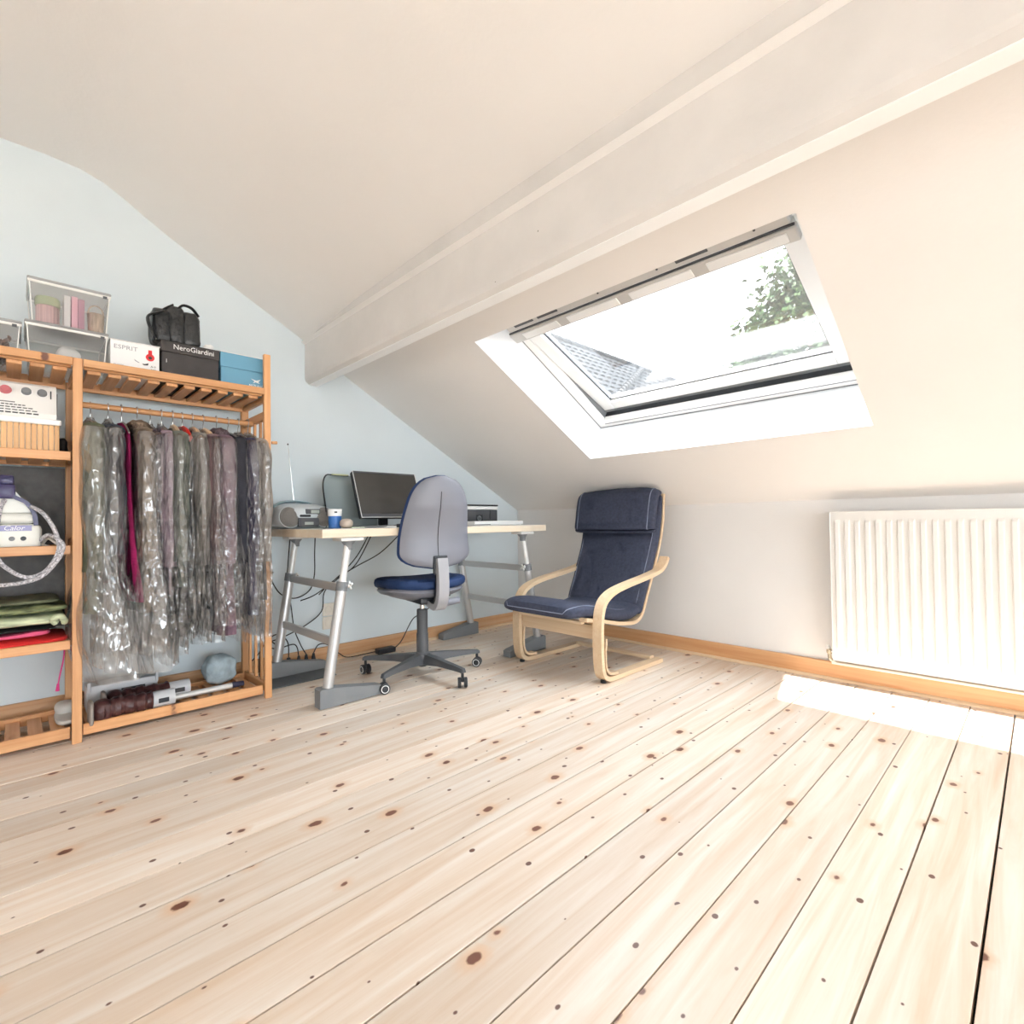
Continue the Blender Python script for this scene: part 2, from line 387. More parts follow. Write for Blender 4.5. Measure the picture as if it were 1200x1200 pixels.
# the boxed-in purlin
bm_ = MB().prism([(-1.876, 2.16), (-1.878, 1.80), (-1.872, 1.783), (-1.853, 1.767), (-1.797, 1.764), (-1.79, 1.99), (-1.80, 2.16)], 0.0, XR, 'x')
beam = bm_.build('beam', 'beam_plaster'); tag(beam, kind='structure')
MB().prism([(-1.8525, 1.7665), (-1.8515, 1.7635), (-1.7985, 1.7605), (-1.7975, 1.7635)], 0.001, XR - .001, 'x').build('lit_underside_strip', mat('bounce_white', (.93, .93, .92), .5), beam)  # whiter strip puts light bounced up from the sill into the colour
for (x, z, r) in ((2.114, 1.872, .006), (1.517, 1.846, .006), (1.794, 1.80, .004), (.758, 1.883, .004), (2.502, 1.821, .005), (2.02, 1.90, .003), (1.49, 1.865, .003)):
    MB().lathe([(r, 0), (r * .8, .001)], 8, Matrix.Translation((x, -1.8765, z)) @ Matrix.Rotation(PI / 2, 4, 'X')).build('nail_hole', 'joint_dark', beam)

# skirting boards with a small quarter bead
t1 = MB().box((0, -.02, 0), (XR, 0, .098), .004, 1).build('baseboard_back', 'skirting_x'); tag(t1, kind='structure')
MB().prism([(-.02, 0), (-.036, 0), (-.035, .008), (-.028, .014), (-.02, .016)], 0, XR, 'x').build('bead', 'birch_x', t1)
t2 = MB().box((0, YB, 0), (.02, -.02, .092), .004, 1).build('baseboard_left', 'skirting_y'); tag(t2, kind='structure')
MB().prism([(.02, 0), (.036, 0), (.035, .008), (.028, .014), (.02, .016)], YB, -.036, 'y').build('bead', 'birch_y', t2)

# the side of the room behind the camera: right gable and rear wall, each with an unseen window added as fill light
def wall_open(name, axis, pos, a0, a1, z1, o0, o1, oz0, oz1, m):
    b = MB()
    for (p, q, c, d) in ((a0, o0, 0, z1), (o1, a1, 0, z1), (o0, o1, 0, oz0), (o0, o1, oz1, z1)):
        if q - p < .01 or d - c < .01: continue
        if axis == 'x': b.box((pos, p, c), (pos + .15, q, d))
        else: b.box((p, pos - .15, c), (q, pos, d))
    o = b.build(name, m); tag(o, kind='structure')
    return o
wr = wall_open('wall_right', 'x', XR, YB, .15, 3.0, -5.2, -.9, .12, 1.70, 'wall_cream')
wb = wall_open('wall_rear', 'y', YB, 0, XR, 3.0, 2.4, 3.2, .9, 1.7, 'wall_cream')
wf = MB()
for y in (-5.17, -3.75, -2.35, -.93): wf.box((XR + .05, y - .03, .12), (XR + .1, y + .03, 1.70))
wf.box((XR + .05, -5.2, .12), (XR + .1, -.9, .18)); wf.box((XR + .05, -5.2, 1.64), (XR + .1, -.9, 1.70))
tag(wf.build('fill_window_right', 'white_gloss'), kind='structure')
wf = MB()
for x in (2.43, 3.17): wf.box((x - .03, YB - .1, .9), (x + .03, YB - .05, 1.7))
wf.box((2.4, YB - .1, .9), (3.2, YB - .05, .96)); wf.box((2.4, YB - .1, 1.64), (3.2, YB - .05, 1.7))
tag(wf.build('fill_window_rear', 'white_gloss'), kind='structure')
portal((XR + .14, -3.05, .91), (-1, 0, 0), 4.3, 1.58)
portal((2.8, YB - .14, 1.3), (0, 1, 0), .8, .8)
portal(S(1.975, 1.163, .5), -(S(0, 0, 1) - S(0, 0, 0)), 1.5, 1.08)

# ------------------------------------------------------------------ roof window
win = bpy.data.objects.new('window_1', None); col.objects.link(win); win['kind'] = 'structure'
SM = Matrix((Vector((1, 0, 0)), (S(0, 1) - S(0, 0)), (S(0, 0, 1) - S(0, 0, 0)))).transposed().to_4x4(); SM.translation = S(0, 0)   # (x, s, off) -> world
fr = MB()
FW = .055
fr.box((WX0, WS0, DEP), (WX0 + FW, WS1, DEP + .11), .003, 1, SM); fr.box((WX1 - FW, WS0, DEP), (WX1, WS1, DEP + .11), .003, 1, SM)
fr.box((WX0 + FW, WS0, DEP), (WX1 - FW, WS0 + FW, DEP + .11), .003, 1, SM); fr.box((WX0 + FW, WS1 - FW, DEP), (WX1 - FW, WS1, DEP + .11), .003, 1, SM)
fr.build('window_frame', 'white_gloss', win)
gs = MB(); gs.box((WX0, WS0 - .001, DEP - .003), (WX1, WS0 + .004, DEP + .001), 0, 1, SM); gs.box((WX0 - .001, WS0, DEP - .003), (WX0 + .004, WS1, DEP + .001), 0, 1, SM)
gs.box((WX0 + FW, WS0 + .030, DEP - .002), (WX1 - FW, WS0 + .034, DEP + .001), 0, 1, SM); gs.build('lining_gap', 'mid_grey_plastic', win)
# pivoting sash, tilted a little open: bottom outwards, top inwards
PS = 1.16
TILT = math.radians(5.6)
SSM = SM @ Matrix.Translation((0, PS, DEP + .02)) @ Matrix.Rotation(-TILT, 4, 'X') @ Matrix.Translation((0, -PS, 0))
a0, a1, b0, b1 = WX0 + FW + .006, WX1 - FW - .006, WS0 + FW + .01, WS1 - FW - .004
SW = .082
sa = MB(); sa.box((a0, b0, 0), (a0 + SW, b1, .055), .006, 2, SSM); sa.box((a1 - SW, b0, 0), (a1, b1, .055), .006, 2, SSM)
sa.box((a0 + SW, b0, 0), (a1 - SW, b0 + SW * 1.05, .055), .006, 2, SSM); sa.box((a0 + SW, b1 - SW, 0), (a1 - SW, b1, .055), .006, 2, SSM)
sash = sa.build('sash', 'white_gloss', win)
gk = MB()
g0, g1, h0, h1 = a0 + SW, a1 - SW, b0 + SW * 1.05, b1 - SW
for (p, q) in (((g0, h0), (g0 + .008, h1)), ((g1 - .008, h0), (g1, h1)), ((g0, h0), (g1, h0 + .008)), ((g0, h1 - .008), (g1, h1))):
    gk.box((p[0], p[1], .022), (q[0], q[1], .030), 0, 1, SSM)
gk.build('gasket', 'dark_grey_plastic', sash)
MB().box((g0 - .01, h0 - .01, .030), (g1 + .01, h1 + .01, .034), 0, 1, SSM).build('pane', 'window_glass', sash)
ti = MB().box((a0 - .002, b0 - .002, .056), (a1 + .002, b0 + .02, .075), 0, 1, SSM); ti.build('sash_seal', 'rubber_black', sash)
# control bar with slots along the top of the sash, catches and screws on the top rail
vb = MB(); vb.box((a0 - .005, b1 - .135, -.080), (a1 + .005, b1 - .070, -.052), .006, 2, SSM)
bar_ = vb.build('control_bar', mat('bar_grey', (.60, .585, .56), .4, metal=.15), win)
L4 = (a1 - a0) / 4
for k in range(4):
    xa = a0 + k * L4 + .03; xb = a0 + (k + 1) * L4 - .03
    if k == 0: xa += .05
    MB().box((xa, b1 - .124, -.084), (xb, b1 - .082, -.078), .012, 3, SSM).build('slot_cover', 'white_gloss', bar_)
br = MB()
for xx in (a0 + .03, (a0 + a1) / 2, a1 - .03): br.box((xx - .012, b1 - .11, -.055), (xx + .012, b1 - .09, .004), 0, 1, SSM)
br.build('bar_bracket', 'light_silver', bar_)
tr_ = MB().box((a0 + .01, b1 - .062, -.070), (a1 - .01, b1 + .0, -.020), .004, 1, SSM).build('top_rail', 'bar_grey', win)
for xx in (a0 + .07, a0 + .23, a1 - .42):
    MB().box((xx, b1 - .040, -.074), (xx + .13, b1 - .020, -.069), .002, 1, SSM).build('catch_slot', 'dark_grey_plastic', tr_)
for xx in (a0 + .30, a0 + .60, a1 - .50, a1 - .12):
    MB().lathe([(.005, 0), (.004, -.003)], 8, SSM @ Matrix.Translation((xx, b1 - .03, -.0705))).build('screw', 'dark_grey_plastic', tr_)

MB().box((a0, b1 - .069, -.074), (a1, b1 - .063, -.066), 0, 1, SSM).build('shadow_gap', 'dark_grey_plastic', tr_)
MB().box((a0 + .002, b0, -.0015), (a1 - .002, b0 + .020, .0005), 0, 1, SSM).build('sash_edge_strip', 'mid_grey_plastic', sash)
MB().box((WX0 + FW, WS0 + FW, DEP + .040), (WX1 - FW, WS0 + FW + .003, DEP + .108), 0, 1, SM).build('bottom_gap_shade', 'rubber_black', win)  # black lining puts the dark of the open sash gap into the colour
MB().box((WX0 + FW, WS0 + FW, DEP + .030), (WX0 + FW + .003, WS1 - FW, DEP + .108), 0, 1, SM).build('side_gap_shade', 'mid_grey_plastic', win)  # grey lining paints the gap's shadow beside the tilted sash
# ------------------------------------------------------------------ outside: neighbour's roof and a tree
def roof_pt(a, d):    # a along the ridge (y), d down the slope (facing +x)
    c42, s42 = math.cos(math.radians(42)), math.sin(math.radians(42))
    return Vector((-8.80 + d * c42, a, 7.38 - d * s42))
house = thing('neighbour_house', 'tiled pitched roof of neighbouring house seen through the roof window', 'house', (-8.8, 15, -4))
off = Vector((-8.8, 15, -4))
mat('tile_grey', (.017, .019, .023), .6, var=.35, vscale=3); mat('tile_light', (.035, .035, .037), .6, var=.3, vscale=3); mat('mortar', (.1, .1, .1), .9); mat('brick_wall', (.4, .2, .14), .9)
def tiles(name, m, inside):
    b = MB(off); tw, th = .36, .42
    for j in range(16):
        for i in range(60):
            a = 5.0 + i * tw + (tw / 2 if j % 2 else 0); d = .1 + j * th
            if not inside(a, d): continue
            N_ = Vector((math.sin(math.radians(42)), 0, math.cos(math.radians(42))))
            ring = []
            for k in range(6):
                t = k / 5; hgt = .05 * math.sin(PI * t)
                ring.append((t, hgt))
            vs = [roof_pt(a + t * tw * .97, d + .02) + N_ * (hh + .0) for t, hh in ring] + [roof_pt(a + t * tw * .97, d + th * 1.08) + N_ * (hh + .045) for t, hh in ring] + [roof_pt(a + t * tw * .97, d + th * 1.08) for t, hh in ring]
            fs = [(k, k + 1, k + 7, k + 6) for k in range(5)] + [(k + 6, k + 7, k + 13, k + 12) for k in range(5)]
            b.add(vs, fs)
    o = b.build(name, m, house); o['kind'] = 'stuff'; return o
# hip line from the ridge at y=16.4 down towards smaller y
HA, HS = 16.44, -6.63 / 4.25
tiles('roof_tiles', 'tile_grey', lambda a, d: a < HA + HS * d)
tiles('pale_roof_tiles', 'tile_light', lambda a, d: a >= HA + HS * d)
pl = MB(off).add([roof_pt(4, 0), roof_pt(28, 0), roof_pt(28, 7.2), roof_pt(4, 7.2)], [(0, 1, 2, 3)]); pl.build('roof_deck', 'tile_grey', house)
hp = MB(off)
for k in range(16):
    d = .1 + k * .30; p = roof_pt(HA + HS * d, d) + Vector((.03, 0, .05)); q = roof_pt(HA + HS * (d + .29), d + .29) + Vector((.05, 0, .09)); hp.tube([p, q], .10, 8)
hp.build('hip_tiles', 'mortar', house)['kind'] = 'stuff'
rg = MB(off)
for k in range(46): rg.tube([roof_pt(5 + k * .5, 0) + Vector((0, 0, .03)), roof_pt(5 + k * .5 + .49, 0) + Vector((0, 0, .06))], .13, 8)
rg.build('ridge_tiles', 'tile_grey', house)['kind'] = 'stuff'
MB(off).box((-13.2, 4.3, -4), (-3.8, 27.7, 2.55)).build('house_wall', 'brick_wall', house)
gr = MB().box((-60, -40, -4.1), (60, 60, -4)).build('ground', mat('paving', (.30, .28, .26), .9, var=.2, vscale=.5)); tag(gr, kind='structure')

tree = thing('leafy_tree', 'leafy green tree standing outside the roof window', 'tree', (.5, 10.2, -4))
toff = Vector((.5, 10.2, -4))
mat('bark', (.16, .11, .08), .9, bump=.5, bscale=20)
tb = MB(toff); tb.tube(catmull([(.5, 10.2, -4), (.55, 10.2, -1), (.45, 10.1, 2), (.5, 10.2, 4.5), (.4, 10.2, 6.3)], 5), lambda t: .26 - .2 * t, 10)
brs = []
rnd = random.Random(3)
for k in range(16):
    z = rnd.uniform(1.8, 5.2); an = rnd.uniform(0, 2 * PI); ln_ = rnd.uniform(1.3, 2.5); d = Vector((math.cos(an), math.sin(an), .35)).normalized()
    p = Vector((.5, 10.2, z)); e = p + d * ln_; tb.tube(catmull([p, p + d * ln_ * .5 + Vector((0, 0, .1)), e], 4), lambda t: .07 * (1 - t) + .012, 6); brs.append((p, e))
tb.build('trunk', 'bark', tree, True)
mat('leaf', (.030, .082, .006), .5, var=.35, vscale=2.5)
lb = MB(toff); vs = []; fs = []
cl = []
for k in range(90):
    an = rnd.uniform(0, 2 * PI); zz = rnd.uniform(-1, 1); rr = rnd.uniform(.5, 1) ** .5; q = math.sqrt(1 - zz * zz)
    cl.append((Vector((.45 + 2.55 * rr * q * math.cos(an), 10.2 + 2.4 * rr * q * math.sin(an), 4.55 + 2.5 * rr * zz)), rnd.uniform(.35, .75)))
for c, R in cl:
    for k in range(330):
        p = c + Vector((rnd.gauss(0, .5), rnd.gauss(0, .5), rnd.gauss(0, .42))) * R
        t = Vector((rnd.uniform(-1, 1), rnd.uniform(-1, 1), rnd.uniform(-.8, .3))).normalized(); nn = t.cross(Vector((rnd.uniform(-1, 1), rnd.uniform(-1, 1), rnd.uniform(-1, 1)))).normalized()
        s_ = rnd.uniform(.09, .17); k0 = len(vs)
        vs += [p, p + t * s_ * .6 + nn * s_ * .4, p + t * s_ * 1.3, p + t * s_ * .6 - nn * s_ * .4]; fs.append((k0, k0 + 1, k0 + 2, k0 + 3))
me = bpy.data.meshes.new('foliage'); me.from_pydata([tuple(v - toff) for v in vs], [], fs)
fo = link('foliage', me, 'leaf', tree); fo['kind'] = 'stuff'

# ------------------------------------------------------------------ radiator
RX0, RX1, RZ0, RZ1, RY = 2.447, 4.05, .128, .905, -.104
rad = thing('radiator', 'white panel radiator with vertical flutes on the low wall', 'radiator', (RX0, 0, 0))
ro = Vector((RX0, 0, 0))
xsr = [RX0]; dep = [0]; c = RX0 + .034
while c < RX1 - .03:
    for dx, d in ((-.013, 0), (-.008, 1), (.008, 1), (.013, 0)): xsr.append(c + dx); dep.append(d)
    c += .0445
xsr.append(RX1); dep.append(0)
zr = [(RZ0, 0), (RZ0 + .055, 0), (RZ0 + .075, 1), (RZ1 - .055, 1), (RZ1 - .04, 0), (RZ1, 0)]
vs = []; fs = []
for (z, k) in zr:
    for x, d in zip(xsr, dep): vs.append((x, RY + .005 - .0075 * d * k, z))
n = len(xsr)
for j in range(len(zr) - 1):
    for i in range(n - 1): fs.append((j * n + i, j * n + i + 1, (j + 1) * n + i + 1, (j + 1) * n + i))
MB(ro).add(vs, fs).build('front_panel', 'radiator_white', rad)
MB(ro).box((RX0, RY + .006, RZ0), (RX1, RY + .014, RZ1 - .004), .002, 1).build('water_panel', 'radiator_white', rad)
MB(ro).box((RX0 + .02, -.048, RZ0 + .02), (RX1 - .02, -.030, RZ1 - .01), .004, 1).build('rear_panel', 'radiator_white', rad)
MB(ro).box((RX0 - .001, RY + .002, RZ0 + .01), (RX0 + .003, -.03, RZ1), .001, 1).build('side_panel', 'radiator_white', rad)
MB(ro).box((RX1 - .003, RY + .002, RZ0 + .01), (RX1 + .001, -.03, RZ1), .001, 1).build('side_panel', 'radiator_white', rad)
tg = MB(ro); tg.box((RX0, RY + .002, RZ1 - .003), (RX1, RY + .010, RZ1 + .003), .001, 1); tg.box((RX0, -.036, RZ1 - .003), (RX1, -.028, RZ1 + .003), .001, 1)
x = RX0 + .01
while x < RX1: tg.box((x, RY + .004, RZ1 - .002), (x + .006, -.03, RZ1 + .002)); x += .016
tg.build('top_grille', 'radiator_white', rad)
bk = MB(ro)
for x in (RX0 + .25, RX1 - .25): MB(ro).box((x, -.034, .3), (x + .03, -.001, .8)).build('wall_bracket', 'radiator_white', rad)
valve = thing('radiator_valve', 'small brass and steel valve at the lower corner of the radiator', 'valve', (2.425, -.066, .1)); vo = Vector((2.425, -.066, .1))
MB(vo).tube(catmull([(2.438, -.066, .115), (2.427, -.066, .125), (2.424, -.066, .14), (2.422, -.066, .165)], 4), .009, 10).build('elbow', 'brass_steel', valve, True)
MB(vo).lathe([(.012, -.012), (.014, -.008), (.014, .008), (.012, .012)], 8, Matrix.Translation((2.423, -.066, .165))).build('hex_nut', 'brass_steel', valve)
MB(vo).tube([(2.423, -.066, .165), (2.455, -.066, .168)], .0085, 10).build('tail', 'chrome', valve, True)
MB(vo).lathe([(.011, 0), (.012, .003), (.010, .018), (.004, .021)], 12, Matrix.Translation((2.421, -.066, .177)) @ Matrix.Rotation(-.5, 4, 'Y')).build('cap', 'light_silver', valve, True)
pp = thing('radiator_pipe', 'pale painted heating pipe running along the skirting under the radiator', 'pipe', (2.44, -.066, .1))
po = Vector((2.44, -.066, .1))
MB(po).tube(catmull([(2.438, -.066, .115), (2.455, -.066, .108), (2.5, -.066, .107), (3.2, -.066, .109), (4.1, -.066, .110)], 6), .0085, 10).build('pipe', mat('pipe_cream', (.72, .64, .52), .3), pp, True)
for x in (2.75, 3.4, 4.0): MB(po).tube([(x, -.02, .109), (x, -.058, .109)], .004, 6).build('clip', 'light_silver', pp)

# ------------------------------------------------------------------ shelf unit of slatted pine
SX0, SX1 = .10, .485
YL, YC, YR = -3.66, -3.012, -2.268
unit = thing('slatted_shelf_unit', 'orange pine shelf unit with slatted shelves and a clothes rail', 'shelf unit', (.3, -2.9, 0)); uo = Vector((.3, -2.9, 0))
def U(): return MB(uo)
for y, zt in ((YL, 1.575), (YC, 1.576), (YR, 1.752)):
    U().box((SX1 - .022, y - .016, 0), (SX1, y + .016, zt), .002, 1).build('post', 'pine_z', unit)
for y, zt in ((YL, 1.545), (YC, 1.545), (YR, 1.545)):
    U().box((SX0, y - .018, 0), (SX0 + .03, y + .018, zt), .002, 1).build('post', 'pine_z', unit)
def slat_shelf(z, ya, yb, front_h, topz=None, name='slat', rear_h=None):
    rear_h = rear_h or front_h
    U().box((SX1 - .040, ya, z - front_h), (SX1 - .0225, yb, z), .002, 1).build('front_rail', 'pine_y', unit)
    U().box((SX0 + .031, ya, z - rear_h), (SX0 + .047, yb, z - .004), .002, 1).build('rear_rail', 'pine_y', unit)
    nn = max(2, int((yb - ya) / .0655)); pt = (yb - ya) / nn; me = None
    for k in range(nn):
        yc = ya + (k + .5) * pt
        if me is None:
            me = MB((0, yc, 0)).box((SX0 + .012, yc - .0225, -.015), (SX1 - .0405, yc + .0225, 0), .002, 1).mesh('slat')
        o = link('slat', me, 'pine_x', unit); o.location = (-uo.x, yc - uo.y, z - .018 - uo.z)
# top shelf, in two bays; front rail proud of the posts
U().box((SX1 + .0005, YL - .02, 1.541), (SX1 + .014, YC - .0165, 1.573), .002, 1).build('front_rail', 'pine_y', unit)
U().box((SX1 + .0005, YC + .0165, 1.541), (SX1 + .014, YR - .0165, 1.573), .002, 1).build('front_rail', 'pine_y', unit)
slat_shelf(1.558, YL + .02, YC - .02, .020, rear_h=.050); slat_shelf(1.558, YC + .02, YR - .02, .020, rear_h=.050)
for z in (1.190, .806, .418): slat_shelf(z, YL + .02, YC - .02, .036)
slat_shelf(.066, YL + .02, YC - .02, .045); slat_shelf(.066, YC + .02, YR - .02, .045)
# ends
for y, zs in ((YR, (1.535, 1.44, .05)), (YL, (1.535, 1.19, .806, .418, .05)), (YC, (1.535, 1.19, .806, .418, .05))):
    for z in zs:
        U().box((SX0 + .0305, y - .010, z - .022), (SX1 - .0225, y + .010, z + .022), .002, 1).build('side_rail', 'pine_x', unit)
for x in (.20, .29, .38): U().box((x - .008, YR - .006, .073), (x + .008, YR + .006, 1.417), .001, 1).build('spindle', 'pine_z', unit)
U().box((SX0 - .006, YL + .02, .43), (SX0 - .001, YC - .019, 1.150), .001, 1).build('shade_panel', mat('panel_shade', (.15, .145, .14), .8, var=.15, vscale=30), unit)  # added dark sheet standing for the deep shade behind the iron
ROD = (.285, 1.421)
U().tube([(ROD[0], YC + .011, ROD[1]), (ROD[0], YR - .011, ROD[1])], .0135, 14).build('clothes_rail', 'pine_y', unit, True)
U().tube([(SX1 + .0, YR + .02, 1.30), (SX1 + .0, YR + .045, 1.302)], .008, 10).build('peg', 'pine_y', unit, True)

# ------------------------------------------------------------------ clothes on hangers, most in clear covers
def sheet_tube(b, H, a_fn, b_fn, z_top, z_bot, nu, nv, fold, seed, crumple=0., cs=14., sway=0., cx=0.):
    vs = []; fs = []
    sp = lambda x, q: math.copysign(abs(x) ** q, x)
    for j in range(nv + 1):
        t = j / nv; z = z_top + (z_bot - z_top) * t
        A = a_fn(t); B = b_fn(t)
        for i in range(nu):
            th = 2 * PI * i / nu; x = A * sp(math.cos(th), .75); y = B * sp(math.sin(th), .85)
            fo_ = fold * t * math.sin(th * 7 + seed + 1.5 * math.sin(3 * t + seed)) ; y += fo_ * .8; x += fo_ * .7 * (1 if math.cos(th) > 0 else -1)
            if crumple:
                q = Vector((x * cs + seed * 3.1, y * cs * 1.2, z * cs * .45)); v = noise.noise_vector(q) + .4 * noise.noise_vector(q * 2.1)
                x += v.x * crumple; y += v.y * crumple; 
                zz = 0
            else: zz = 0
            vs.append((x + cx, y + sway * t * t, z + zz))
        
    for j in range(nv):
        for i in range(nu): fs.append((j * nu + i, j * nu + (i + 1) % nu, (j + 1) * nu + (i + 1) % nu, (j + 1) * nu + i))
    b.add(vs, fs)
    return b
def ramp(pts):
    def f(t):
        for (t0, v0), (t1, v1) in zip(pts, pts[1:]):
            if t <= t1:
                k = (t - t0) / max(1e-6, t1 - t0); k = k * k * (3 - 2 * k); return v0 + (v1 - v0) * k
        return pts[-1][1]
    return f
def garment(y, label, c, hem, thick=.03, width=.20, sleeve=True, film_hem=None, hanger='wire', collar=None, sway=0., seed=0, tilt=0., film_mat='garment_film', fwide=1., dx=0., cvar=.35, puff=0., fsway=0.):
    m_ = sum(c) / 3; c = [max(.004, (m_ + (v - m_) * 1.5) * .72) for v in c]
    root = thing('hanging_coat' if sleeve else 'hanging_dress', label, 'garment', (ROD[0] + dx, y, ROD[1]), tilt, 'clothes on the rail')
    cm = 'cloth_%d' % seed; mat(cm, c, .85, var=cvar, vscale=9, bump=.5, bscale=40)
    b = MB(); b.tube(catmull([(-.004, 0, -.015), (-.018, 0, .000), (-.006, 0, .0185), (.012, 0, .015), (.017, 0, -.002), (.012, 0, -.02), (.002, 0, -.035), (0, 0, -.075)], 5), .0022, 6); b.build('hook', 'hook_steel', root, True)
    hm = {'wire': 'hook_steel', 'wood': 'birch_x', 'red': 'hanger_red'}[hanger]
    if hanger == 'red': mat('hanger_red', (.72, .02, .02), .35)
    rr = .003 if hanger == 'wire' else .011
    MB().tube(catmull([(-.195, 0, -.135), (-.12, 0, -.095), (-.05, 0, -.072), (0, 0, -.066), (.05, 0, -.072), (.12, 0, -.095), (.195, 0, -.135)], 5), rr, 8, sy=1.5).build('hanger_bar', hm, root, True)
    zt, zb = -.072, hem - ROD[1]; H = zt - zb; sh = .07 / H
    b = MB(); sheet_tube(b, H, ramp([(0, .045), (sh * .5, .12), (sh, width), (.45, width * .97), (1, width * 1.06)]), ramp([(0, .016), (sh, thick * .8), (.4, thick), (1, thick * 1.15)]), zt, zb, 40, 26, .010, seed, .006, 11, sway)
    b.build('cloth', cm, root, True)
    if sleeve:
        for sg in (1, -1):
            zs = -.125; ze = max(zb + .12, -.125 - .60)
            p = catmull([(sg * (width - .03), 0, zs), (sg * (width + .012), sway * .1, zs - .06), (sg * (width + .028), sway * .2 + .006 * math.sin(seed), zs - .3), (sg * (width + .018), sway * .4, ze)], 7)
            b = MB(); b.tube(p, lambda t: .034 - .008 * t + .003 * math.sin(20 * t + seed), 14, sx=1.25, sy=.95); b.build('sleeve', cm, root, True)
    if collar:
        mat('collar_%d' % seed, collar, .95, var=.4, vscale=60, bump=1, bscale=120)
        b = MB(); b.blob((.02, 0, -.085), (.11, thick + .012, .035), (.8, .9), 24, 12, fn=lambda p: p + noise.noise_vector(p * 60) * .007); b.build('fur_collar', 'collar_%d' % seed, root, True)
    if film_hem:
        zb2 = film_hem - ROD[1]; H2 = -.05 - zb2; sh = .085 / H2
        fwf = ramp([(0, .02), (sh * .4, .10), (sh, width + .060 + puff * .3), (sh * 2, width + .082 + puff * .3), (.5, width + .086 + puff * .4), (.85, (width + .080) * (1 + (fwide - 1) * .6)), (1, (width + .060) * fwide)])
        b = MB(); sheet_tube(b, H2, fwf, ramp([(0, .012), (sh, thick + .014 + puff), (.5, thick + .020 + puff), (.85, (thick + .022 + puff) * fwide ** 4), (1, (thick + .014 + puff) * fwide ** 4)]), -.05, zb2, 72, 72, .010, seed + 2, .011, 10, sway + fsway)
        b.build('plastic_cover', film_mat, root, True)
    return root
G = [
 # y, label, colour, hem, thick, width, sleeve, film hem, hanger, collar, sway
 (-2.955, 'olive grey coat in a clear cover, first on the rail beside the middle post', (.16, .165, .12), .52, .036, .205, True, .24, 'wire', None, -.01),
 (-2.893, 'charcoal jacket in a crinkled cover between the olive coat and the crimson dress', (.07, .07, .08), .64, .030, .19, True, .27, 'wire', None, .0),
 (-2.846, 'slim crimson dress hanging between the charcoal jacket and the brown coat', (.32, .02, .125), .55, .015, .20, False, None, 'wire', None, .035),
 (-2.786, 'taupe brown coat with fur collar, half covered in film', (.21, .165, .13), .50, .034, .20, True, .25, 'wire', (.19, .13, .09), .01),
 (-2.733, 'blackish plum jacket with a pale tag of film at the shoulder', (.065, .05, .065), .58, .028, .19, True, .30, 'wire', None, .0),
 (-2.690, 'pale mauve blouse in clear film, right after the blackish plum jacket', (.42, .34, .38), .56, .022, .185, True, .26, 'wire', None, .0),
 (-2.645, 'sage grey shirt on a light wooden hanger', (.22, .23, .20), .60, .024, .19, True, .30, 'wood', None, .0),
 (-2.603, 'dark grey garment on the red plastic hanger', (.10, .10, .105), .64, .020, .17, False, .36, 'red', None, .0),
 (-2.560, 'stone grey cardigan on a wooden hanger beside the red hanger', (.26, .24, .22), .56, .024, .19, True, .33, 'wood', None, .0),
 (-2.512, 'dusty rose-brown coat with wide lapel, in clear film', (.20, .14, .14), .48, .028, .20, True, .33, 'wood', None, .005),
 (-2.455, 'mauve hooded raincoat in a puffed shiny cover', (.24, .17, .20), .35, .036, .205, True, .41, 'wire', (.16, .11, .12), .01),
 (-2.400, 'dark slate blazer squeezed between the mauve raincoat and the indigo coat', (.05, .05, .06), .55, .022, .19, True, None, 'wire', None, .0),
 (-2.350, 'indigo patterned coat in film, last dark one on the rail', (.075, .068, .105), .43, .034, .20, True, .30, 'wire', None, .01),
 (-2.306, 'light greige mackintosh at the end of the rail by the end post', (.40, .36, .33), .50, .018, .195, True, .32, 'wire', None, .005),
]
for i, g in enumerate(G):
    garment(g[0], g[1], g[2], g[3], g[4], g[5], g[6], g[7], g[8], g[9], g[10], i, tilt=random.uniform(-.05, .05), film_mat='long_film' if i in (0, 1, 3) else 'garment_film', fwide={0: 1.20, 3: 1.16, 10: 1.10}.get(i, 1.0), puff={0: .012, 10: .014, 12: .008}.get(i, 0.), fsway={0: .10, 3: .03, 10: .0}.get(i, 0.), dx=random.uniform(-.012, .012))
